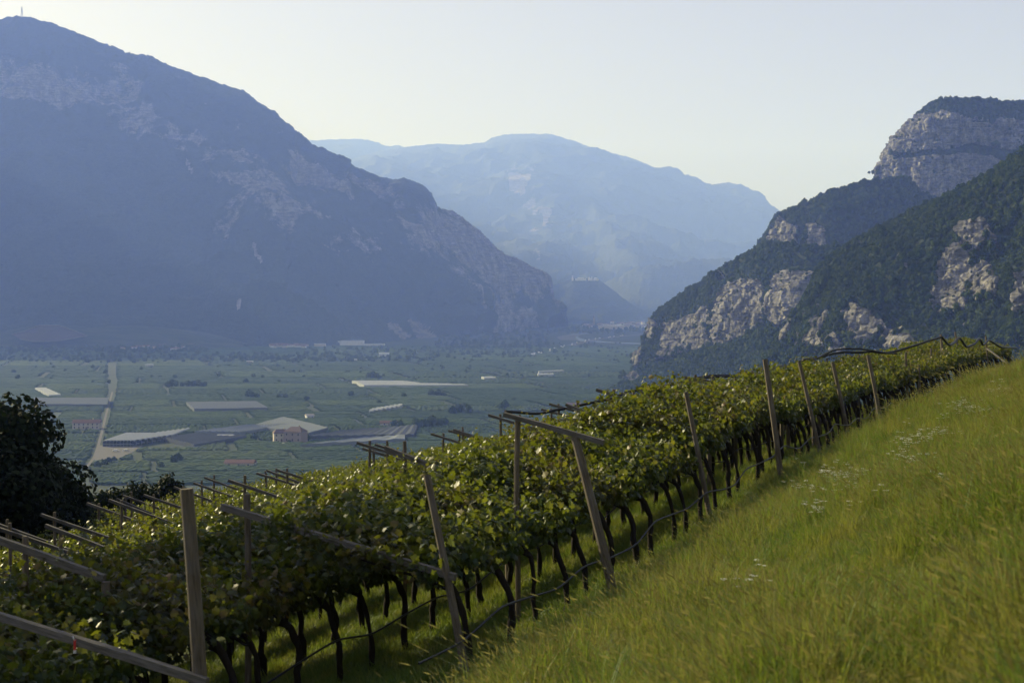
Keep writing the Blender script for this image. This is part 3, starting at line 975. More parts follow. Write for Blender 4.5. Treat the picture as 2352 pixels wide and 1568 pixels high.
def vehicle(name, loc, yaw, long, body, label, cat, group=None):
    root = link(name, None, label=label, cat=cat, loc=(*loc, .35), rot=(0, 0, yaw), group=group)
    b = MB()
    if long > 8:
        b.box((-1.4, 0, 2.1), (long - 3.4, 2.5, 2.9))
        link('trailer', b.get('trailer', body), parent=root)
        b = MB()
        b.box((long / 2 - 1.2, 0, 1.7), (2.2, 2.4, 2.6))
        link('cab', b.get('cab', MAT_METAL), parent=root)
        wx = (-long / 2 + 1.5, -long / 2 + 2.8, long / 2 - 1.4)
    else:
        b.box((0, 0, .75), (long, 1.8, .8))
        b.box((-.2, 0, 1.35), (long * .55, 1.6, .6))
        link('body', b.get('body', body), parent=root)
        wx = (-long * .32, long * .32)
    for x in wx:
        for s in (-1, 1):
            b = MB()
            b.tube([(x, s * .75, .35), (x, s * 1.15, .35)], .45 if long > 8 else .33, 8)
            link('wheel', b.get('wheel', MAT_WIN), parent=root)
    return root


vehicle('parked_van', G(266, 1037), .2, 5.2, MAT_WHITE, 'white van parked in the yard before the ribbed greenhouse, left one', 'van')
vehicle('parked_van', G(289, 1036), 1.1, 5.2, MAT_WHITE, 'white van parked in the yard before the ribbed greenhouse, right one', 'van')
vehicle('parked_van', G(652, 1022), .2, 5.6, MAT_WHITE, 'white van parked in front of the two stone farmhouses', 'van')
rt = np.random.default_rng(21)
for k in range(26):
    f = .28 + .62 * (k / 26.0) ** 1.15
    i = int(f * 119)
    q = HWY[i]
    t_ = HWY[min(i + 1, 119)] - q
    t_ /= np.linalg.norm(t_)
    side = np.array([-t_[1], t_[0]]) * (6 if k % 3 else -5)
    vehicle('truck', q + side, math.atan2(t_[1], t_[0]), 15.5, MAT_WHITE, '%s white truck from the near end of the far motorway queue' % nth(k + 1), 'truck', 'trucks on the far motorway')

# distant factories, villages and the town
def hall(px, py, w, d, h, label, mat=None, yaw=0.0, cat='factory'):
    return house('factory_hall', G(px, py), w, d, h, h * .12, yaw, mat or MAT_WHITE, MAT_METAL, label, nwin=9, floors=1, chimney=False, cat=cat)


hall(805, 793, 75, 30, 13, 'long white factory hall at the foot of the left mountain')
hall(858, 793.5, 62, 18, 5, 'low pale annex right of the long white factory hall')
hall(735, 797, 30, 14, 9, 'cream building left of the long white factory hall', MAT_PLASTER)
hall(882, 820, 22, 13, 9, 'white building at the end of the pale factory road')
hall(822, 829, 36, 10, 4, 'low white sheds on the plain below the factory road')
hall(1403, 756, 110, 40, 16, 'big cream hall on the edge of the distant town', MAT_PLASTER)
hall(1465, 749, 130, 40, 9, 'long pale hall before the distant town')
hall(574, 834, 12, 8, 4.5, 'small white shed alone on the left plain')
hall(343, 842, 14, 8, 4.5, 'small white shed among the left fields')
hall(418, 801, 30, 12, 6, 'white village building under the low vineyard hill')
r_ = np.random.default_rng(5)
_pp = sorted((1345 + 150 * r_.random(), 743 + 11 * r_.random() ** .8) for k in range(46))
for k, (px, py) in enumerate(_pp):
    s = 14 + 12 * r_.random()
    house('town_house', G(px, py), s, s * .7, 7 + 6 * r_.random(), 4, r_.random() * 1.2 - .6, (MAT_WHITE, MAT_PLASTER)[k % 2], (MAT_TILE, MAT_TILE2)[k % 2],
          '%s small house from the left in the hazy distant town' % nth(k + 1), nwin=3, chimney=False, group='houses of the distant town')
_pp = sorted((622 + 85 * r_.random(), 796.5 + 4 * r_.random()) for k in range(16))
for k, (px, py) in enumerate(_pp):
    s = 11 + 8 * r_.random()
    house('village_house', G(px, py), s, s * .7, 6 + 3 * r_.random(), 3, r_.random() - .5, (MAT_WHITE, MAT_PLASTER)[k % 2], (MAT_TILE, MAT_TILE2)[k % 2],
          '%s small house from the left in the village left of the long factory' % nth(k + 1), nwin=3, chimney=False, group='houses of the village by the factory')
_pp = sorted((270 + 180 * r_.random(), 797 + 9 * r_.random()) for k in range(12))
for k, (px, py) in enumerate(_pp):
    s = 11 + 8 * r_.random()
    house('hamlet_house', G(px, py), s, s * .7, 6 + 3 * r_.random(), 3, r_.random() - .5, (MAT_WHITE, MAT_PLASTER)[k % 2], (MAT_TILE, MAT_TILE2)[k % 2],
          '%s small house from the left among trees below the low vineyard hill' % nth(k + 1), nwin=3, chimney=False, group='houses below the low vineyard hill')
# church tower and castle
q = G(1427, 748)
q = G(1364, 748.5)
root = link('church_tower', None, label='slim church tower above the distant town', cat='tower', loc=(*q, 0))
b = MB()
b.box((0, 0, 20), (9, 9, 40))
link('shaft', b.get('shaft', MAT_STONE), parent=root)
b = MB()
b.tube([(0, 0, 40), (0, 0, 60)], [6.4, .2], 4, phase=.785)
link('spire', b.get('spire', MAT_TILE2), parent=root)


def on_hill(px, py, d, dz=0):
    return U(px, py, d) + np.array([0, 0, dz])


root = link('castle', None, label='pale ruined castle on top of the wooded hill', cat='castle', loc=tuple(on_hill(1342, 641, 8080)))
for x, w, h, nm in ((-66, 9, 15, 'tower'), (-20, 60, 6, 'wall'), (35, 22, 9, 'keep'), (66, 30, 5, 'wall')):
    b = MB()
    b.box((x, 0, h / 2 - 6), (w, 14, h + 6))
    if nm != 'wall':
        for s in (-1, 1):
            b.box((x + s * w * .35, 0, h + 1), (w * .2, 14, 4))
    else:
        b.box((x, 5, h + 1), (w * .6, 3, 4))
    link(nm, b.get(nm, MAT_WHITE), parent=root)


def mast(name, base, h, w, label, group=None, arms=True):
    root = link(name, None, label=label, cat='mast', loc=tuple(base), group=group)
    b = MB()
    for sx in (-1, 1):
        for sy in (-1, 1):
            b.tube([(sx * w, sy * w, -3), (sx * w * .35, sy * w * .35, h * .7)], w * .16, 4)
    for z in np.linspace(.08, .7, 7):
        k = w * (1 - .65 * z / .7)
        for a_, c_ in (((-k, -k), (k, k)), ((-k, k), (k, -k))):
            b.tube([(*a_, z * h), (*c_, (z + .06) * h)], w * .12, 4)
    link('lattice', b.get('lattice', MAT_METAL), parent=root)
    b = MB()
    b.tube([(0, 0, h * .68), (0, 0, h)], [w * .35, w * .15], 5)
    link('spike', b.get('spike', MAT_METAL), parent=root)
    if arms:
        for z in (.55, .72, .84):
            b = MB()
            b.box((0, 0, z * h), (w * 1.9, w * .6, h * .035))
            link('antenna', b.get('antenna', MAT_WHITE), parent=root)
    return root


mast('summit_mast', U(50, 42, 5715), 48, 4.5, 'tall lattice mast on the summit of the left mountain')
for px, h, lb in ((1236, 42, 'left most'), (1244, 34, 'second from left'), (1254, 36, 'second from right'), (1266, 50, 'right most')):
    mast('radio_mast', U(px, 309.5, 16840), h * 1.6, 6.0, 'thin mast on the far round summit, %s of four' % lb.replace('left most', 'leftmost').replace('right most', 'rightmost'), 'masts on the far summit', arms=False)

# --- orchards: real rows of small trees, block by block
M = Mat('orchard_leaves')
tone = M.attr('tone')
nz = M.noise(M.coord('World'), .35, 4, .7)
MAT_ORCH = M.pbr(M.mix(M.ramp(nz, [(.35, 0.), (.7, .4)]), M.ramp(tone, [(0, (.040, .076, .026)), (.5, (.058, .100, .034)), (.85, (.076, .122, .040)), (1, (.092, .128, .046))]), (.026, .044, .018)),
                 .9, .1)
ro = np.random.default_rng(77)
bands = [960, 1030, 1105, 1170, 1255, 1330, 1420, 1500, 1590, 1670, 1770, 1880, 2000, 2130, 2290, 2480, 2700, 2950, 3250, 3600, 3900]
ov, of, ot = [], [], []
on = 0
for bi in range(len(bands) - 1):
    d0, d1 = bands[bi] + 3, bands[bi + 1] - 3
    x = -.38 * d1 - 60 + .25 * (d1 - 1100)
    xr = (.11 * d1 if d1 > 1700 else .03 * d1) + .25 * (d1 - 1100)
    while x < xr:
        wd = ro.uniform(90, 210) * (1 if d0 < 2000 else 1.6)
        tone_b = ro.random() ** 1.3
        sp = 3.6 if d1 < 1500 else (4.6 if d1 < 2000 else 8.0 if d1 < 2700 else 14.0)
        seg = 3.2 if d1 < 1500 else (5 if d1 < 2000 else 9)
        hh = ro.uniform(1.7, 2.3)
        sk = -.25
        cxr = x + sk * (d0 - 1100)
        if d0 < 1110:
            ang = .40 if cxr > -335 else 1.2
        elif cxr < -300 * d0 / 1150 and d0 < 1400:
            ang = 1.45
        else:
            ang = 0.0 if ro.random() < .78 else ro.choice([1.35, .5])
        ca, sa = math.cos(ang), math.sin(ang)
        cx_, cy_ = x + wd / 2 + sk * ((d0 + d1) / 2 - 1100), (d0 + d1) / 2
        R_ = .5 * math.hypot(wd, d1 - d0) + 40
        rows = np.arange(-R_, R_, sp)
        ss = np.arange(-R_, R_, seg)
        S, Rw = np.meshgrid(ss, rows)
        gx = cx_ + S * ca - Rw * sa
        gy = cy_ + S * sa + Rw * ca
        lx = gx - (x + sk * (gy - 1100))
        ok = (lx > .5) & (lx < wd - 1) & (gy > d0) & (gy < d1)
        fx = CX + gx / gy * FPX
        ok &= (fx > -80) & (fx < 1520)
        ok &= ro.random(ok.shape) > .02
        for E in EXCL:
            ok &= ~inside(E, gx, gy)
        ok &= np.abs(fx - np.interp(HY + ZC * FPX / gy, [900, 915, 935, 975, 1015, 1050, 1075], [258, 254, 248, 238, 228, 216, 196])) > 9
        ok &= ~inside([(205, 1060), (225, 1015), (335, 1018), (310, 1040), (262, 1062)], fx, HY + ZC * FPX / gy)
        pair = ok[:, :-1] & ok[:, 1:]
        if pair.sum() > 5:
            shp = S.shape
            grp = ro.random(len(rows) // 4 + 2)[np.arange(len(rows)) // 4]
            rt_ = tone_b + .34 * (grp - .5)
            wj = sp * .27 * (1 + .22 * ro.normal(size=shp))
            zz = (hh * (.92 + .16 * grp))[:, None] * (1 + .12 * ro.normal(size=shp))
            jx = ro.normal(size=shp) * .12
            nxv, nyv = -sa, ca
            A = np.stack([gx + nxv * wj, gy + nyv * wj, np.full(shp, .3)], -1)
            B = np.stack([gx + nxv * (jx + wj * .55), gy + nyv * (jx + wj * .55), zz], -1)
            C = np.stack([gx + nxv * (jx - wj * .55), gy + nyv * (jx - wj * .55), zz * .97], -1)
            D = np.stack([gx - nxv * wj, gy - nyv * wj, np.full(shp, .3)], -1)
            Vb = np.stack([A, B, C, D], 2).reshape(-1, 3)
            ii, jj = np.nonzero(pair)
            a = (ii * shp[1] + jj) * 4
            bb_ = a + 4
            Fb = np.concatenate([np.stack([a + k, bb_ + k, bb_ + k + 1, a + k + 1], 1) for k in range(3)])
            used, inv = np.unique(Fb, return_inverse=True)
            ov.append(Vb[used])
            of.append(inv.reshape(-1, 4) + on)
            ot.append(np.clip(np.repeat(rt_, shp[1] * 4)[used] + .10 * ro.normal(size=len(used)), 0, 1))
            on += len(used)
        x += wd + (ro.uniform(.5, 2.5) if ro.random() < .85 else 6)
me = mesh('orchard_rows', np.vstack(ov), np.vstack(of), False, MAT_ORCH)
attr(me, 'tone', np.concatenate(ot))
link('orchard_rows', me, label='green orchard rows covering the valley floor', cat='orchard', kind='stuff')
print('orchard faces', len(me.polygons))

# --- single trees and clumps on the plain (each its own thing), and the far belt of woods as one mass
CROWN_ME = [o.data for o in CROWNS.objects]
tb = MB()
tb.tube([(0, 0, -.2), (0.02, 0, .3), (0, .02, .9)], [.09, .07, .05], 6)
TRUNK_ME = tb.get('trunk', MAT_POLE, True)


def plain_tree(px, py, r, label, group, seed):
    q = G(px, py)
    root = link('plain_tree', None, label=label, cat='tree', loc=(*q, 0), rot=(0, 0, seed * 1.3), group=group)
    root.scale = (r, r, r * (1.05 + .25 * ((seed * 37) % 10) / 10))
    link('crown', CROWN_ME[seed % 6], parent=root)
    link('trunk', TRUNK_ME, parent=root)


clumps = [('tree in the dark copse among the left orchards', [(385, 889, 5), (394, 888.5, 6), (404, 889, 5), (418, 889, 4), (432, 889, 5), (446, 888.6, 5.5), (456, 888.5, 6), (470, 889, 4)]),
          ('tree in the small copse above the lone net plot', [(572, 914, 5.5), (582, 915, 4.5), (590, 915.5, 4), (640, 916, 4), (655, 916, 4)]),
          ('tree in the copse left of the white greenhouse block', [(846, 870, 5), (856, 870, 6), (866, 870.4, 5), (872, 871, 4)]),
          ('tree in the clump near the small red shed', [(1040, 953, 5), (1052, 950, 6), (1063, 948, 6.5), (1075, 952, 5), (960, 985, 6), (975, 983, 5.5), (990, 982, 6), (1008, 980, 5), (1022, 978, 5), (920, 985, 4.5), (905, 982, 4)]),
          ('bush round the two stone farmhouses', [(584, 1012, 3.6), (692, 1012, 3.4), (700, 1011, 3.4), (708, 1012, 2.8), (664, 1019, 2)]),
          ('bush below the dirt road near the yard', [(250, 1066, 3.2), (262, 1062, 2.6), (400, 1066, 3.5), (410, 1062, 4), (370, 1078, 2.8), (240, 1072, 3), (225, 1076, 3.2)]),
          ('lone tree dotted in the middle orchards', [(806, 912, 4.5), (928, 914, 4), (990, 911, 5), (1005, 911, 5), (1018, 911, 4), (870, 928, 3.5), (705, 920, 3.6), (1180, 922, 3), (1160, 938, 5), (1150, 941, 4)])]
k = 0
for lb, pts in clumps:
    for j, (px, py, r) in enumerate(sorted(pts)):
        plain_tree(px, py, r, lb.replace('tree ', '%s tree from the left ' % nth(j + 1)).replace('bush ', '%s bush from the left ' % nth(j + 1)), lb.replace('tree in', 'trees in').replace('bush ', 'bushes ').replace('lone tree', 'lone trees'), k)
        k += 1
rw = np.random.default_rng(9)
wp, ws = [], []
for (x0, x1, y0, y1, n, a, b) in ((-40, 480, 800, 812, 300, 3, 7), (170, 440, 796, 806, 240, 3, 7), (-60, 700, 815, 832, 300, 3, 6), (500, 1000, 822, 832, 160, 3, 6), (700, 1250, 800, 822, 240, 3, 6),
                                (1000, 1460, 790, 830, 120, 2.5, 5), (600, 1430, 834, 866, 40, 2.5, 4), (-40, 700, 834, 880, 40, 2.5, 4.5), (1000, 1260, 762, 800, 260, 4, 9), (1240, 1480, 747, 765, 200, 4, 9)):
    px = x0 + (x1 - x0) * rw.random(n)
    ln_ = np.round(rw.random(n) * 4) / 4
    py = y0 + (y1 - y0) * np.clip(ln_ + rw.normal(size=n) * .05, 0, 1)
    d = ZC * FPX / (py - HY)
    wp.append(np.stack([(px - CX) / FPX * d, d, np.full(n, 1.0)], 1))
    ws.append(a + (b - a) * rw.random(n) ** 2)
plant_forest('far_woods', np.vstack(wp), np.concatenate(ws), 31, 'dark belts of trees across the far valley floor')

# ------------------------------------------------------------------ the vineyard hillside
UX, UY = 0.40, 0.9165          # direction along the vine rows; uphill is (UY, -UX)
S0 = -7.0                      # the uppermost row, at the foot of the grass bank
T_K = [-60, 0, 15, 20, 30, 45, 60, 80, 110, 160, 240, 360, 520, 900]
Z_K = [-4.9, -4.55, -4.35, -4.2, -3.80, -3.80, -4.0, -4.15, -4.9, -9.5, -22, -50, -100, -127]
S_K = [-900, -420, -300, -160, -90, -55, -40, -25, -14, -7, -3, 0, 6, 20, 60, 150]
H_K = [-135, -128, -112, -48, -23.5, -11.8, -7.7, -4.72, -2.02, 0, 1.75, 2.85, 4.9, 9, 18, 30]


def zg(x, y, bumps=True):
    x, y = np.asarray(x, float), np.asarray(y, float)
    t = UX * x + UY * y
    s = UY * x - UX * y
    h = np.interp(s, S_K, H_K)
    h = np.where(s > -7, h * np.interp(t, [18, 60], [1.0, .70]), h)      # the bank flattens out towards the far end
    z = ZC + np.interp(t, T_K, Z_K) + h
    if bumps:
        z = z + .05 * vnoise(np.stack([x / 1.7, y / 1.7, 0 * x], -1)) + .12 * vnoise(np.stack([x / 6., y / 6., 0 * x + 5], -1))
    return np.maximum(z, -1.5)


def ts(t, s):
    return UX * t + UY * s, UY * t - UX * s


def hit(px, py, h=0.0, dmin=4.0, dmax=95.0, smax=99.0):
    """first place where the sight line through a frame pixel comes down to h above the hillside (or nearest to it)"""
    d = np.linspace(dmin, dmax, 2500)
    x = (px - CX) / FPX * d
    z = ZC - (py - HY) / FPX * d
    gap = z - zg(x, d, False) - h
    gap = np.where(UY * x - UX * d > smax, 9.0, gap)
    k = np.nonzero(gap <= 0)[0]
    i = k[0] if len(k) else int(np.argmin(gap + d * .002))
    return np.array([x[i], d[i], z[i]])


tt = np.concatenate([np.linspace(-60, -6, 20), np.arange(-5, 75, .6), np.linspace(76, 160, 50), np.linspace(165, 900, 50)])
sg = np.concatenate([np.linspace(-900, -95, 40), np.linspace(-90, -31, 40), np.arange(-30, 8, .5), np.linspace(9, 150, 40)])
TT, SS = np.meshgrid(tt, sg)
X, Y = ts(TT, SS)
M = Mat('hillside_turf')
co = M.coord('World')
MAT_TURF = M.pbr(M.mix(M.ramp(M.noise(co, .9, 5, .7), [(.35, 0.), (.65, 1.)]), (.030, .042, .012), (.050, .062, .018)), .95, .1, M.bump(M.noise(co, 9, 4, .7), .6, .08))
link('hillside', mesh('hillside', np.stack([X, Y, zg(X, Y)], -1).reshape(-1, 3), grid_faces(len(sg), len(tt))[:, ::-1], True, MAT_TURF),
     label='grassy hillside under the vineyard', kind='structure')

# --- vine leaves
M = Mat('vine_leaf')
tone = M.attr('tone')
wn_ = M.noise(M.coord('World'), .55, 4, .6)
wn2 = M.noise(M.coord('World'), 1.6, 3, .6)
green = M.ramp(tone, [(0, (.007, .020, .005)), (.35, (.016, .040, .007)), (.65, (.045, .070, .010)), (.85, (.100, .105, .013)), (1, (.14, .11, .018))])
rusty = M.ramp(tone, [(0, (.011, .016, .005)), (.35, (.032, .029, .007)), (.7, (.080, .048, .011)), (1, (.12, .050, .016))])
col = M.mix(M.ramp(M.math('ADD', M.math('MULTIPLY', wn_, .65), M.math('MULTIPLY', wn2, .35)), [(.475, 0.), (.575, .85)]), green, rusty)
tcol = M.mix(.5, col, (.34, .38, .025))
geo = M.n('NewGeometry')
MAT_LEAF = M.pbr(col, .48, .34, translucent=.33, tcol=tcol)
M = Mat('vine_bark')
bn = M.noise(M.coord('Object', (6, 6, 1)), 6, 4, .7)
MAT_BARK = M.pbr(M.mix(bn, (.010, .008, .006), (.032, .025, .019)), .95, .15, M.bump(bn, .9, .02))
M = Mat('weathered_wood')
wc = M.coord('Object', (14, 14, 1.2))
w1 = M.noise(wc, 3, 5, .7)
w2 = M.noise(M.coord('Object'), 2.0, 4)
wood = M.mix(M.ramp(w1, [(.35, 0.), (.65, 1.)]), (.070, .055, .040), (.175, .14, .10))
wood = M.mix(M.ramp(w2, [(.45, 0.), (.7, .6)]), wood, (.15, .142, .13))
MAT_WOOD = M.pbr(wood, .85, .25, M.bump(w1, .5, .01))
M = Mat('weathered_beam')
wc = M.coord('Object', (14, 1.2, 14))
w1 = M.noise(wc, 3, 5, .7)
wood = M.mix(M.ramp(w1, [(.35, 0.), (.65, 1.)]), (.070, .062, .053), (.165, .15, .132))
MAT_BEAM = M.pbr(wood, .85, .25, M.bump(w1, .5, .01))

_LA = np.radians([90, 68, 46, 18, -12, -42, -78, -90, -102, -138, -168, 162, 134, 112])
_LR = np.array([.62, .40, .56, .36, .50, .30, .34, .12, .34, .30, .50, .36, .56, .40])
LEAF_T = np.vstack([[0, 0, 0], np.stack([np.cos(_LA) * _LR, np.sin(_LA) * _LR, -.16 * np.abs(np.cos(_LA)) * _LR - .10 * _LR ** 2], 1)])
LEAF_F = np.array([[0, i + 1, (i + 1) % 14 + 1] for i in range(14)])
LEAF_S = np.vstack([[0, 0, 0], np.stack([np.cos(_LA[::2]) * .5, np.sin(_LA[::2]) * .5, -.2 * np.abs(np.cos(_LA[::2])) * .5], 1)])
LEAF_SF = np.array([[0, i + 1, (i + 1) % 7 + 1] for i in range(7)])


def leaves(C, Nn, size, r, tone, T=LEAF_T, Fc=LEAF_F):
    """leaf blades at centres C with approximate normals Nn"""
    n = len(C)
    Nn = Nn / (np.linalg.norm(Nn, axis=1)[:, None] + 1e-9)
    a = r.normal(size=(n, 3))
    X_ = np.cross(a, Nn)
    X_ /= np.linalg.norm(X_, axis=1)[:, None] + 1e-9
    Y_ = np.cross(Nn, X_)
    curl = (.4 + 1.6 * r.random(n))[:, None]
    V = C[:, None, :] + size[:, None, None] * (T[None, :, 0, None] * X_[:, None] + T[None, :, 1, None] * Y_[:, None] + T[None, :, 2, None] * curl[:, :, None] * Nn[:, None])
    F = Fc[None] + (np.arange(n) * len(T))[:, None, None]
    return V.reshape(-1, 3), F.reshape(-1, 3), np.repeat(tone, len(T))


ROOF = .24
LROOF = .17


def vine_foliage(seed, n, size):
    """one vine's share of the pergola roof; x along the row, y downhill from the trunk, z up from the trunk foot"""
    r = np.random.default_rng(seed)
    x = r.uniform(-.70, .70, n)
    b = r.uniform(.06, 2.60, n)
    lump = fbm(np.stack([x * 1.7 + seed, b * 1.3, np.full(n, seed * 1.7)], 1), 3)
    top = 1.29 + LROOF * b + .17 * lump
    k = r.random(n)
    z = top - .23 * r.random(n) ** 1.3
    up = k < .20
    z[up] = top[up] + .30 * r.random(up.sum()) ** 2.0
    hang = (k > .93) & (b < .4)
    z[hang] = top[hang] - .12 - .16 * r.random(hang.sum())
    lowc = (k > .95) & (b > .6)
    z[lowc] -= .22
    C = np.stack([x, b, z], 1)
    Nn = np.stack([r.normal(size=n) * .62, -.25 + r.normal(size=n) * .62, .75 + r.normal(size=n) * .45], 1)
    hg = hang | (b < .22)
    Nn[hg] = np.stack([r.normal(size=hg.sum()) * .6, -.9 + r.normal(size=hg.sum()) * .4, .3 + r.normal(size=hg.sum()) * .5], 1)
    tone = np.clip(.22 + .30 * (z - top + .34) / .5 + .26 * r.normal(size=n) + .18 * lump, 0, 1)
    sz = size * (.55 + .75 * r.random(n))
    V, F, T = leaves(C, Nn, sz, r, tone)
    ext = []
    for q in range(5):
        bx, by = r.uniform(-.6, .6), r.uniform(.5, 2.7)
        m = r.integers(7, 16)
        hgt = r.uniform(.12, .36)
        f = np.linspace(0, 1, m)
        dirx, diry = r.normal() * .25, r.normal() * .25
        P = np.stack([bx + dirx * f, by + diry * f, 1.31 + LROOF * by + .10 + hgt * f], 1) + r.normal(size=(m, 3)) * .035
        ext.append((P, r.normal(size=(m, 3)) + np.array([0, -.4, .5]), size * (.95 - .55 * f), .35 + .4 * f))
    P, Q, sz2, tn = (np.concatenate(z_) for z_ in zip(*ext))
    V2, F2, T2 = leaves(P, Q, sz2, r, np.clip(tn + .1 * r.normal(size=len(tn)), 0, 1))
    V, F, T = np.vstack([V, V2]), np.vstack([F, F2 + len(V)]), np.concatenate([T, T2])
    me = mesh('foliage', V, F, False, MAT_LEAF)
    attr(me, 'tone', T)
    return me


def vine_trunk(seed):
    r = np.random.default_rng(seed)
    b = MB()
    k = r.uniform(-.10, .10)
    lean = r.uniform(.15, .42)
    pts = [(0, 0, -.15), (k * .4, -.02, .12), (k, .01 + r.normal() * .02, .42), (k * 1.2 + r.normal() * .03, lean * .22, .72), (k + r.normal() * .03, lean * .75, 1.04), (k * .6, lean * 1.6 + .2, 1.22)]
    P = dense(pts, 16) + r.normal(size=(16, 3)) * .008
    R = np.interp(np.linspace(0, 1, 16), [0, .1, .5, .8, 1], [.062, .045, .036, .040, .030]) * (1 + .12 * r.normal(size=16)) * r.uniform(.85, 1.25)
    b.tube(P, R, 7)
    for s in (-1, 1):
        q = P[11]
        c = dense([q, q + (s * .12, .25, .12), q + (s * .3, .75, .27), q + (s * .4, 1.5, .48)], 9) + r.normal(size=(9, 3)) * .01
        b.tube(c, np.linspace(.026, .010, 9), 5)
    return b.get('trunk', MAT_BARK, True)


FOL = [vine_foliage(100 + k, 1650, .110) for k in range(8)]
FOL_FAR = [vine_foliage(300 + k, 1200, .125) for k in range(6)]
TRK = [vine_trunk(200 + k) for k in range(9)]
ROTZ = math.atan2(UY, UX)       # local x -> along the row; local y -> downhill
rv = np.random.default_rng(41)
vines = []
for row in range(0, 23):
    s = S0 - .25 if row == 0 else S0 - 2.60 * row
    t = 15.5 if row == 0 else 3.0
    while t < 100:
        x, y = ts(t, s + rv.normal() * .06)
        t += .88 + .16 * rv.random()
        if y < 4:
            continue
        px = CX + x / y * FPX
        if -230 < px < 2600 and y < 96:
            vines.append((math.hypot(x, y), x, y, row))
vines.sort()
# rank by what shows: distance, the two front rows first (their trunks are in plain view)
rank = sorted(range(len(vines)), key=lambda i: vines[i][0] * (1.0 if vines[i][3] < 2 else 1.45))
near = set(rank[:300])
gp_, gr_, gs_, gi_ = [], [], [], []
rcount = {}
for i, (dd, x, y, row) in enumerate(vines):
    z = float(zg(x, y))
    flip = ROTZ + rv.normal() * .05
    if i in near:
        rcount[row] = rcount.get(row, 0) + 1
        lb = '%s vine of the %s row from the near end, %s' % (nth(rcount[row]), 'front' if row == 0 else nth(row + 1),
                                                                       ('trunk by the bank', 'trunk half hidden')[row] if row < 2 else 'only leaves showing')
        gpn = 'vines of the %s row' % ('front' if row == 0 else nth(row + 1))
        root = link('grapevine', None, label=lb, cat='vine', group=gpn, loc=(x, y, z), rot=(0, 0, flip))
        root.scale = (1, 1, .95 + .1 * rv.random())
        link('trunk', TRK[rv.integers(0, 9)], parent=root)
        fo = link('foliage', FOL[rv.integers(0, 8)], parent=root)
        fo['kind'] = 'stuff'
    else:
        gp_.append((x, y, z))
        gr_.append((0, 0, flip))
        gs_.append(.95 + .15 * rv.random())
        gi_.append(rv.integers(0, 6))
def with_trunk(fm, tm):
    """foliage and trunk of one far vine as a single mesh"""
    def arr(m):
        v = np.empty(len(m.vertices) * 3, np.float32)
        m.vertices.foreach_get('co', v)
        return v.reshape(-1, 3), [list(p.vertices) for p in m.polygons]
    v1, f1 = arr(fm)
    v2, f2 = arr(tm)
    f3 = np.array([f for f in f1])
    q4 = np.array([f for f in f2 if len(f) == 4]) + len(v1)
    q3 = np.array([f for f in f2 if len(f) == 3]) + len(v1)
    me = mesh('far_vine', np.vstack([v1, v2]), [f3, q4, q3], False, [MAT_LEAF, MAT_BARK])
    me.polygons.foreach_set('material_index', np.concatenate([np.zeros(len(f3), np.int32), np.ones(len(q4) + len(q3), np.int32)]))
    t = np.zeros(len(v1), np.float32)
    fm.attributes['tone'].data.foreach_get('value', t)
    attr(me, 'tone', np.concatenate([t, np.zeros(len(v2))]))
    return me


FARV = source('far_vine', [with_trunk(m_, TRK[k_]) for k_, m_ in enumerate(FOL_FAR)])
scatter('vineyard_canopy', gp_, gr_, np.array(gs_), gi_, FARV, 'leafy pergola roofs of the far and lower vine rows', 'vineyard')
print('vines', len(vines), len(gp_))

# --- pergola timber
DN = np.array([-UY, UX, 0.0])     # downhill, level


def post_mesh(L, r0, r1, n=8, name='post'):
    b = MB()
    f = np.linspace(0, 1, 6)
    rr = r0 + (r1 - r0) * f
    b.tube(np.stack([.012 * np.sin(f * 7 + L), .01 * np.cos(f * 5 + L), f * L], 1), rr, n)
    return b.get(name, MAT_WOOD, False)


def post_obj(name, base, top, r0, r1, parent, n=8):
    v = Vector(top) - Vector(base)
    o = link(name, post_mesh(v.length, r0, r1, n), parent=parent)
    o.rotation_mode = 'QUATERNION'
    o.rotation_quaternion = v.to_track_quat('Z', 'Y')
    o.location = Vector(base) - Vector(parent.location)
    return o


def beam_obj(a, b_, w, h, parent, name='beam'):
    """squared timber from a to b"""
    v = Vector(b_) - Vector(a)
    m = MB()
    L = v.length
    for k in range(1):
        P = np.array([[sx * w / 2, y, sz * h / 2] for y in (0, L * .33, L * .66, L) for sx, sz in ((-1, -1), (1, -1), (1, 1), (-1, 1))])
        P[4:12] += np.random.default_rng(int(L * 1000) % 997).normal(size=(8, 3)) * .004
        i = np.arange(3)[:, None] * 4
        q = np.arange(4)[None]
        m.add(P, np.stack([i + q, i + (q + 1) % 4, i + 4 + (q + 1) % 4, i + 4 + q], -1).reshape(-1, 4))
        m.f4.append(np.array([[3, 2, 1, 0], [12, 13, 14, 15]]))
    o = link(name, m.get(name, MAT_BEAM), parent=parent)
    o.rotation_mode = 'QUATERNION'
    o.rotation_quaternion = v.to_track_quat('Y', 'Z')
    o.location = Vector(a) - Vector(parent.location)
    return o


def ground_pt(p):
    return np.array([p[0], p[1], float(zg(p[0], p[1]))])


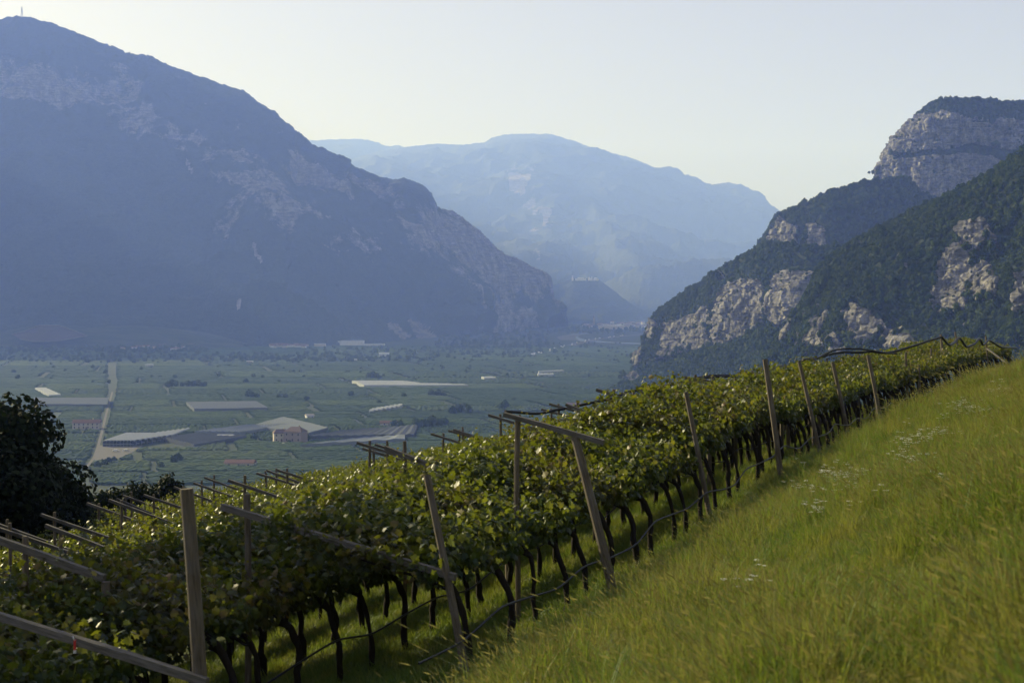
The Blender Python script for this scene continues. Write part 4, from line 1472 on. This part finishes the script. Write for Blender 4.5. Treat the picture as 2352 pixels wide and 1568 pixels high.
# front-row leaning posts, base and top by frame pixel
POSTS = [((1085, 1550), (980, 1090), .055, 'leaning post at bottom centre whose long beam reaches a slim post left'),
         ((1428, 1365), (1320, 1003), .075, 'thick leaning post carrying a long pale beam at its top'),
         ((1640, 1190), (1575, 900), .055, 'leaning post rising from a gnarled trunk, third of the front row'),
         ((1800, 1110), (1757, 825), .065, 'tall straight post standing highest in the middle of the front row'),
         ((1892, 1052), (1835, 830), .055, 'leaning post right of the tall straight one'),
         ((1958, 1012), (1912, 832), .065, 'dark leaning post half wrapped in leaves, sixth of the front row'),
         ((2034, 990), (1993, 815), .06, 'pale leaning post, seventh of the front row'),
         ((2088, 945), (2080, 812), .055, 'short dark post sunk in leaves, eighth of the front row'),
         ((2142, 918), (2138, 800), .05, 'thin grey upright post left of the tall pale one'),
         ((2172, 905), (2161, 768), .075, 'tall pale post with a hose clamp at the far end of the row'),
         ((2212, 885), (2194, 762), .06, 'slender post just right of the tall pale one at the far end'),
         ((2272, 858), (2264, 771), .06, 'rightmost post standing before the dark slope')]
for k, (bp, tp, r, lb) in enumerate(POSTS):
    g = hit(*bp)
    g[2] = float(zg(g[0], g[1]))
    top = U(tp[0], tp[1], g[1] + .25)
    root = link('trellis_post', None, label=lb, cat='post', group='posts of the front row', loc=tuple(g))
    post_obj('post', g + (0, 0, -.3), top, r * .92, r * .78, root)
    if k == 0:
        a = g + (top - g) * .50
        tp_ = U(510, 1163, 18.2)
        beam_obj(a - DN * .08, tp_, .065, .08, root)
        q = tp_ + (a - tp_) * .09
        post_obj('support_post', ground_pt(q) + (.08, .10, -.25), q + (.06, .10, .22), .045, .042, root)
    elif k == 1:
        a = top + (0, 0, .03)
        beam_obj(a - DN * .42 + (0, 0, -.09), a + DN * 1.05 + (0, 0, .24), .075, .065, root)
        q = a + DN * .85 + (0, 0, .19)
        post_obj('support_post', ground_pt(q) + (0, 0, -.2), q + (0, 0, .02), .04, .04, root)
    elif k == 11:
        e = U(2318, 838, g[1] - 2)
        beam_obj(e, g + (top - g) * .7, .07, .07, root, 'brace')

# near round post and the slim one behind it
g = np.array([-2.95, 13.0, 0])
g[2] = float(zg(g[0], g[1]))
root = link('trellis_post', None, label='thick round weathered post nearest the camera at lower left', cat='post', loc=tuple(g))
top = U(428, 1122, 13.0)
post_obj('post', U(478, 1760, 13.0) + (0, 0, -.3), top, .070, .062, root, 16)
a = U(462, 1545, 12.95)
bm = beam_obj(U(476, 1566, 12.86), U(-60, 1396, 14.2), .055, .075, root)
# red tag on that beam
q = U(174, 1466, 13.55)
root = link('red_tag', None, label='red and white plastic tag hanging from the nearest beam', cat='tag', loc=tuple(q))
M = Mat('red_plastic')
MAT_RED = M.pbr((.55, .03, .025), .4, .5)
b = MB()
b.box((0, -.03, -.05), (.022, .006, .10))
link('strip', b.get('strip', MAT_RED), parent=root)
b = MB()
b.box((0, -.032, -.115), (.024, .01, .03))
link('end', b.get('end', MAT_WHITE), parent=root)
b = MB()
b.tube([(-.012, -.05, .035), (0, -.06, .01), (0, -.03, -.01)], .005, 5)
link('tie', b.get('tie', MAT_WHITE), parent=root)
# frames known by the upper tip of their beam
TIPS = [(-6, 1238, 2.3, '', 17.0, 'pale beam on a post at the left edge of the picture')]
FR = [(105, 1148, 27, 'long brown'), (95, 1166, 34, 'short dark'), (200, 1133, 40, 'pale thin'), (250, 1133, 36, 'brown tapering'), (-12, 1178, 36, 'grey edge'), (-15, 1206, 30, 'low grey'), (268, 1113, 46, 'dark'), (282, 1102, 50, 'oddly tilted pale'), (330, 1108, 46, 'half hidden'), (400, 1084, 50, 'grey'),
      (445, 1067, 50, 'dark high'), (470, 1068, 52, 'pale high'), (525, 1105, 34, 'stout brown'), (590, 1062, 46, 'dark low'), (612, 1053, 50, 'small dark'), (638, 1027, 44, 'black skyline'), (820, 1006, 36, 'long dark'), (833, 988, 42, 'highest dark'), (862, 1000, 40, 'stubby'),
      (885, 1030, 26, 'pale sunlit'), (990, 965, 46, 'thin dark'), (1030, 959, 48, 'thin pale'), (1042, 968, 46, 'dark double'), (1122, 953, 38, 'stout tall'), (1172, 934, 46, 'thin grey'), (1244, 924, 46, 'thin brown'), (1262, 930, 42, 'short'), (1300, 931, 38, 'pale long'),
      (1370, 897, 32, 'longest pale'), (1372, 916, 46, 'small black'), (1428, 905, 40, 'low dark'), (1465, 900, 38, 'brown'), (1570, 868, 38, 'dark crossing'), (1608, 872, 42, 'grey stub'), (1660, 876, 40, 'pale double'), (1700, 862, 46, 'thin far'), (1835, 838, 48, 'grey far'), (1870, 832, 50, 'stubby far'), (1950, 820, 54, 'brown far')]
place = lambda px: 'at the left edge' if px < 150 else 'left of the round post' if px < 400 else 'behind the round post' if px < 560 else 'left of the bottom centre' if px < 760 else 'on the skyline left of centre' if px < 960 else 'on the skyline at centre' if px < 1200 else 'on the skyline right of centre' if px < 1450 else 'below the wooded apron' if px < 1720 else 'under the black hose'


def frame(tip, label, L=2.7, w=.06, h=.07, seed=0, up=.16, head=.28):
    r = np.random.default_rng(seed + 500)
    g = ground_pt(tip)
    root = link('pergola_frame', None, label=label, cat='pergola', group='pergola frames of the vineyard', loc=tuple(g))
    yaw = r.normal() * .07
    D = DN * math.cos(yaw) + np.array([UX, UY, 0]) * math.sin(yaw)
    low = tip - D * L - np.array([0, 0, (ROOF + r.normal() * .02) * L])
    beam_obj(low, tip, w, h, root)
    q = tip - D * (.30 + .1 * r.random()) - np.array([0, 0, ROOF * .35])
    off = np.array([UX, UY, 0]) * (w / 2 + .045)
    post_obj('support_post', ground_pt(q) + off + (0, 0, -.25), q + off + (r.normal() * .02, 0, up * r.uniform(.4, 1.4)), .040, .036, root)
    m = ground_pt(low)
    off2 = np.array([UX, UY, 0]) * (w / 2 + .05)
    post_obj('post', m + off2 + (0, 0, -.25), low + off2 + DN * .05 + (0, 0, head), .055, .05, root)
    return root


for k, (px, py, h, _, d, lb) in enumerate(TIPS):
    tip = U(px, py, d)
    frame(tip, lb, 1.5, .065, .08, 1, .1, -.06)
for k, (px, py, d_, lb) in enumerate(FR):
    p = U(px, py - 2, d_)
    gz = float(zg(p[0], p[1]))
    p[2] = min(max(p[2], gz + 2.62), gz + 3.2)
    frame(p, '%s pergola beam and post %s' % (lb, place(px)), 2.6, .06, .07, 10 + k)

# --- hoses
M = Mat('black_hose')
MAT_HOSE = M.pbr((.012, .012, .013), .5, .4)


def hose(name, pts, r, label, n=160, wob=.0):
    P = dense(pts, n)
    if wob:
        P = P + wob * np.stack([0 * P[:, 0], 0 * P[:, 0], vnoise(np.stack([P[:, 0] * 1.1, P[:, 1] * 1.1, P[:, 2]], 1))], 1)
    b = MB()
    b.tube(P, r, 6)
    return link(name, b.get(name, MAT_HOSE, True), label=label, cat='hose')


H1 = [(1160, 945, 40), (1235, 950, 41), (1320, 932, 42), (1400, 915, 42), (1445, 902, 42), (1500, 893, 42.5), (1560, 880, 43), (1600, 866, 43.5), (1680, 863, 44.5), (1745, 855, 46), (1810, 838, 48), (1862, 824, 49.5), (1920, 812, 51),
      (1985, 806, 52), (2050, 808, 53), (2110, 790, 54), (2150, 778, 55), (2163, 774, 55.3)]
hose('irrigation_hose', [U(*p) for p in H1], .045, 'black irrigation hose strung along the tops of the vine posts', 240, .05)
H2 = [(1600, 868, 43.3), (1680, 865, 44.4), (1745, 858, 45.8), (1810, 842, 47.8), (1862, 828, 49.3), (1915, 805, 50.8), (1975, 800, 51.6), (2020, 808, 52.2), (2060, 812, 53)]
hose('irrigation_hose', [U(*p) for p in H2], .035, 'second thinner black hose arching beside the strung hose', 160, .03)
H3 = [(2163, 774, 55.3), (2180, 792, 56), (2194, 785, 57), (2204, 776, 57.6), (2220, 796, 58.4), (2238, 790, 59.2), (2250, 778, 60), (2258, 792, 60.4), (2272, 782, 61.5), (2300, 797, 63), (2335, 799, 66)]
hose('irrigation_hose', [U(*p) for p in H3], .05, 'black hose hanging in loops between the farthest posts', 160, .0)
for rw_, (lb, s_, t0, t1) in enumerate((('thin black drip line running past the front-row trunks', S0 + .06, 13.5, 62), ('thin black drip line along the second row of trunks', S0 - 2.50, 8, 50))):
    tq = np.arange(t0, t1, 1.0)
    x, y = ts(tq, s_ + .04 * np.sin(tq * 1.3))
    hose('drip_line', np.stack([x, y, zg(x, y, False) + .52 + .07 * np.sin(tq * 2.1) + .05 * np.sin(tq * .9)], 1), .014, lb, 300)

# --- trees at the edge of the vineyard
M = Mat('dark_leaves')
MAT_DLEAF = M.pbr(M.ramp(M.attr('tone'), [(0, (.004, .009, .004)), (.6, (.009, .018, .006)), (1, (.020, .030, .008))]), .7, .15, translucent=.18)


def leafy_tree(name, base, H, rx, ry, trunk_r, n, size, seed, label, zlow=.25):
    r = np.random.default_rng(seed)
    root = link(name, None, label=label, cat='tree', loc=tuple(base))
    b = MB()
    P = dense([(0, 0, -.3), (.1, .05, H * .2), (.0, .1, H * .45), (.15, .0, H * .75)], 10)
    b.tube(P, np.linspace(trunk_r, trunk_r * .3, 10), 8)
    nl = 16
    cen = []
    for k in range(nl):
        a = k * 2.4 + r.normal() * .3
        hh = H * (zlow + (.95 - zlow) * (k + .5) / nl)
        f = math.sqrt(max(.08, 1 - ((hh / H - .5) / .56) ** 2))
        e = np.array([math.cos(a) * rx * f * r.uniform(.45, .85), math.sin(a) * ry * f * r.uniform(.45, .85), hh])
        st = P[min(9, int(hh / H * 7))]
        b.tube(dense([st, (st + e) / 2 + (0, 0, .15), e], 6), np.linspace(trunk_r * .35, trunk_r * .08, 6), 5)
        cen.append(e)
    link('trunk', b.get('trunk', MAT_BARK, True), parent=root)
    cen = np.array(cen)
    m = 60
    dd = r.normal(size=(m, 3))
    dd /= np.linalg.norm(dd, axis=1)[:, None]
    extra = dd * np.array([rx, ry, H * .42]) * (.6 + .35 * r.random(m))[:, None] + (0, 0, H * .56)
    cen = np.vstack([cen, extra[extra[:, 2] > H * zlow * .6]])
    ci = r.integers(0, len(cen), n)
    off = r.normal(size=(n, 3))
    off *= np.minimum(1, 1.7 / (np.linalg.norm(off, axis=1)[:, None] + 1e-6))
    off = off * np.array([rx * .17, ry * .17, H * .065])
    C = cen[ci] + off
    Nn = off / np.array([rx, ry, H * .4]) * 4 + r.normal(size=(n, 3)) * .6 + (0, 0, .3)
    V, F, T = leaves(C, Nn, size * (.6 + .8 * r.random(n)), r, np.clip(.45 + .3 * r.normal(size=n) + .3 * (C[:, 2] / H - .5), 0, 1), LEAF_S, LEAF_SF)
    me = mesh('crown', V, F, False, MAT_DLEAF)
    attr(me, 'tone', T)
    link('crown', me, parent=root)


def tree_at(px, py, d, H, rx, ry, n, size, seed, label, name='broadleaf_tree', zlow=.15):
    p = U(px, py, d)
    leafy_tree(name, ground_pt(p), H, rx, ry, .06 * H ** .8, n, size, seed, label, zlow)


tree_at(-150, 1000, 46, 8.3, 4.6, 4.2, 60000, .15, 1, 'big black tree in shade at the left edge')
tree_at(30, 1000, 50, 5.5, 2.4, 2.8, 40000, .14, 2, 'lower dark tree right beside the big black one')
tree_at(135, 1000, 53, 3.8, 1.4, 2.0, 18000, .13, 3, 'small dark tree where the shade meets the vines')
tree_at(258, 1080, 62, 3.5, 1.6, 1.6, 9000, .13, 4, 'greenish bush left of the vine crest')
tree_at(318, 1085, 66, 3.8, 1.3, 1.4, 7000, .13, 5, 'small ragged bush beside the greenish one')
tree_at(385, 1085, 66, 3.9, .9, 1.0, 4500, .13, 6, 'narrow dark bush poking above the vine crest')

# tall unseen trees added beyond the left edge to shade the lower left vines
for k, (x, y, H, rr, lb) in enumerate(((-17.5, 20.5, 13.5, 3.6, 'added shade tree unseen beyond the left edge, nearest the vines'), (-22, 27, 15, 4.4, 'added shade tree unseen beyond the left edge, middle of the group'),
                                       (-27, 36, 14, 4.4, 'added shade tree unseen beyond the left edge, farthest of the group'),
                                       (-15.2, 27.5, 13, 3.4, 'added shade tree unseen beyond the left edge, closest to the picture'))):
    leafy_tree('added_shade_tree', ground_pt((x, y)), H, rr, rr, .22, 26000, .2, 30 + k, lb, .3)

# ------------------------------------------------------------------ grass
M = Mat('grass_blade')
tone = M.attr('tone')
wn_ = M.noise(M.coord('World'), .75, 4, .65)
g1 = M.ramp(tone, [(0, (.045, .100, .012)), (.5, (.100, .180, .021)), (1, (.180, .240, .038))])
g2 = M.ramp(tone, [(0, (.105, .125, .018)), (.5, (.235, .235, .040)), (1, (.38, .34, .09))])
wn3 = M.noise(M.coord('World'), 2.2, 3, .6)
col = M.mix(M.ramp(M.math('ADD', M.math('MULTIPLY', wn_, .65), M.math('MULTIPLY', wn3, .35)), [(.475, 0.0), (.57, .85)]), g1, g2)
MAT_GRASS = M.pbr(col, .55, .35, translucent=.42, tcol=M.mix(.35, col, (.30, .32, .03)))
M = Mat('grass_seed')
tone = M.attr('tone')
MAT_SEED = M.pbr(M.ramp(tone, [(0, (.16, .15, .035)), (1, (.30, .27, .09))]), .8, .2, translucent=.4)


def tuft(seed, n, h0, h1, rad, width, lean, seeds=0.0, t0=0., t1=1.):
    r = np.random.default_rng(seed)
    a = r.random(n) * 6.283
    rr = rad * np.sqrt(r.random(n))
    base = np.stack([np.cos(a) * rr, np.sin(a) * rr, np.full(n, -.03)], 1)
    az = a + r.normal(size=n) * .8
    D = np.stack([np.cos(az), np.sin(az), np.zeros(n)], 1)
    S = np.stack([-np.sin(az), np.cos(az), np.zeros(n)], 1)
    H = r.uniform(h0, h1, n)
    ln = np.abs(r.normal(size=n)) * lean * H
    f = np.array([0, .4, .75, 1.0])
    wdt = np.array([1, .85, .5, .06])
    Cn = base[:, None] + D[:, None] * (ln[:, None] * f ** 2)[..., None] + np.array([0, 0, 1.]) * (H[:, None] * (f - .12 * f ** 3))[..., None]
    w = width * (.6 + .8 * r.random(n))
    L = Cn - S[:, None] * (w[:, None] * wdt)[..., None]
    Rr = Cn + S[:, None] * (w[:, None] * wdt)[..., None]
    V = np.stack([L, Rr], 2).reshape(-1, 3)
    i = (np.arange(n) * 8)[:, None] + np.array([0, 2, 4])[None]
    F = np.stack([i, i + 1, i + 3, i + 2], -1).reshape(-1, 4)
    T = np.repeat(np.clip(t0 + (t1 - t0) * r.random(n), 0, 1), 8)
    me_f = [F]
    mat_i = [np.zeros(len(F), np.int32)]
    k = r.random(n) < seeds
    if k.any():
        m = k.sum()
        tip = Cn[k, 3]
        dr = Cn[k, 3] - Cn[k, 2]
        dr /= np.linalg.norm(dr, axis=1)[:, None]
        s1 = S[k]
        s2 = np.cross(dr, s1)
        ll = r.uniform(.025, .055, m)[:, None]
        ww = r.uniform(.0025, .005, m)[:, None]
        pts = np.stack([tip - dr * ll * .4, tip + s1 * ww, tip + dr * ll, tip - s1 * ww, tip + s2 * ww, tip - s2 * ww], 1)
        b0 = len(V)
        V = np.vstack([V, pts.reshape(-1, 3)])
        j = b0 + np.arange(m) * 6
        Fs = np.concatenate([np.stack([j, j + 1, j + 2, j + 3], 1), np.stack([j, j + 4, j + 2, j + 5], 1)])
        me_f.append(Fs)
        mat_i.append(np.ones(len(Fs), np.int32))
        T = np.concatenate([T, np.repeat(r.random(m), 6)])
    me = mesh('grass_tuft', V, me_f, False, [MAT_GRASS, MAT_SEED])
    me.polygons.foreach_set('material_index', np.concatenate(mat_i))
    attr(me, 'tone', T)
    return me


TUFTS = source('grass_tuft', [tuft(1, 60, .08, .20, .13, .0040, .6), tuft(2, 60, .10, .24, .14, .0040, .7), tuft(3, 56, .12, .30, .14, .0036, .6, .12), tuft(4, 54, .15, .36, .15, .0032, .7, .30, .3, 1.),
                              tuft(5, 46, .18, .44, .15, .0028, .5, .50, .5, 1.), tuft(6, 50, .07, .16, .15, .0055, .9, 0, 0., .6), tuft(7, 40, .05, .13, .16, .007, 1.0, 0, .0, .7)])
rg = np.random.default_rng(13)


def region_pts(t0, t1, s0, s1, dens, seed):
    r = np.random.default_rng(seed)
    n = int((t1 - t0) * (s1 - s0) * dens)
    t, s = r.uniform(t0, t1, n), r.uniform(s0, s1, n)
    x, y = ts(t, s)
    px = CX + x / np.maximum(y, .1) * FPX
    z = zg(x, y)
    py = HY - (z - ZC) / np.maximum(y, .1) * FPX
    ok = (y > 2.5) & (px > -300) & (px < 2700) & (py < 2050)
    return x[ok], y[ok], z[ok], s[ok], t[ok]


allp = []
for (t0, t1, s0, s1, dens, sd, kind) in ((0, 18, S0 + .2, 2.0, 120, 1, 'bank'), (18, 34, S0 + .2, -.5, 70, 2, 'bank'), (34, 60, S0 + .2, -1.5, 30, 3, 'bank'), (60, 105, S0 + .2, -2.5, 18, 4, 'bank'),
                                         (5, 34, -16, S0 + .2, 34, 5, 'row'), (34, 66, -22, S0 + .2, 16, 6, 'row'), (60, 100, -20, S0 + .2, 8, 7, 'row')):
    x, y, z, s, t = region_pts(t0, t1, s0, s1, dens, sd)
    r = np.random.default_rng(sd + 60)
    n = len(x)
    pn = fbm(np.stack([x / 1.5, y / 1.5, np.zeros(n)], 1), 4, .6)
    if kind == 'bank':
        dry = np.clip(.42 + 1.6 * pn + .09 * (s + 4.0), 0, 1)
        k = np.where(r.random(n) < dry, r.choice([2, 3, 4, 3, 4], n), r.choice([0, 1, 2, 5, 1], n))
        sc = (.65 + .8 * r.random(n) ** 1.5) * np.where(y > 30, 1.3, 1.0) * (.95 + .7 * pn) * np.interp(s, [S0, S0 + 2.2], [.45, 1.0])
    else:
        k = r.choice([0, 5, 6, 5, 1], n)
        sc = (.7 + .5 * r.random(n)) * np.where(y > 30, 1.5, 1.1)
    allp.append((np.stack([x, y, z], 1), k, sc))
P = np.vstack([a[0] for a in allp])
K = np.concatenate([a[1] for a in allp])
SCL = np.concatenate([a[2] for a in allp])
rot = np.zeros((len(P), 3))
rot[:, 2] = rg.random(len(P)) * 6.283
rot[:, :2] = rg.normal(size=(len(P), 2)) * .10
scatter('grass', P, rot, SCL, K, TUFTS, 'long mixed green and straw-coloured grass on the bank and under the vines', 'grass')
print('grass tufts', len(P))

# white umbel flowers
M = Mat('white_petals')
MAT_PETAL = M.pbr((.72, .72, .66), .7, .2, translucent=.3)


def umbel(seed):
    r = np.random.default_rng(seed)
    b = MB()
    V, F = [], []
    for k in range(3):
        h = r.uniform(.38, .62)
        o = r.normal(size=2) * .09
        b.tube([(o[0] * .3, o[1] * .3, 0), (o[0], o[1], h)], .003, 4, False)
        for q in range(22):
            a, rr = r.random() * 6.283, .055 * math.sqrt(r.random())
            c = np.array([o[0] + math.cos(a) * rr, o[1] + math.sin(a) * rr, h + .012 - 2 * rr * rr + r.normal() * .004])
            s = .012
            b.add(c + s * np.array([[-1, 0, 0], [0, -1, .2], [1, 0, 0], [0, 1, .2]]), np.array([[0, 1, 2, 3]]))
    me = b.get('umbel', [MAT_PETAL, MAT_GRASS])
    mi = np.zeros(len(me.polygons), np.int32)
    zs = np.array([abs(p.normal.z) for p in me.polygons])
    mi[zs < .3] = 1
    me.polygons.foreach_set('material_index', mi)
    return me


UMB = source('umbel_flower', [umbel(k) for k in range(4)])
fl = []
rf = np.random.default_rng(17)
for px, py, sx, sy, n in ((2238, 938, 60, 14, 34), (2150, 985, 40, 14, 14), (2080, 1000, 40, 18, 14), (2290, 905, 40, 10, 14), (1880, 1164, 10, 4, 5), (1960, 1085, 60, 25, 22), (2230, 890, 60, 14, 16), (1900, 1080, 40, 25, 12),
                          (2000, 1130, 140, 70, 8), (1700, 1330, 160, 80, 3), (2100, 1060, 120, 40, 16), (2310, 852, 30, 8, 14), (1240, 1555, 140, 14, 3), (1840, 1110, 40, 20, 10)):
    for q in range(n):
        fl.append(hit(px + rf.normal() * sx * .5, py + rf.normal() * sy * .5, .25, 5, 90))
fl = np.array(fl)
fl[:, 2] = zg(fl[:, 0], fl[:, 1])
r0 = np.zeros((len(fl), 3))
r0[:, 2] = rf.random(len(fl)) * 6.28
scatter('wildflowers', fl, r0, np.where(fl[:, 1] > 28, .8, .5) + .2 * rf.random(len(fl)), rf.integers(0, 4, len(fl)), UMB, 'white umbel wildflowers scattered in the bank grass', 'wildflowers')

# ------------------------------------------------------------------ haze: one closed box of even, bluish air round camera and scene
M = Mat('haze_air')
pv = M.n('VolumePrincipled')
pv.inputs['Color'].default_value = (.228, .350, .95, 1)
pv.inputs['Absorption Color'].default_value = (1, 1, 1, 1)
pv.inputs['Density'].default_value = 0.000130
pv.inputs['Anisotropy'].default_value = 0.1
M.l(pv.outputs[0], M.out.inputs['Volume'])
b = MB()
b.box((0, 8800, 1165), (23000, 23400, 2350))
link('haze', b.get('haze', M.m), label='blue morning haze filling the valley', kind='stuff')
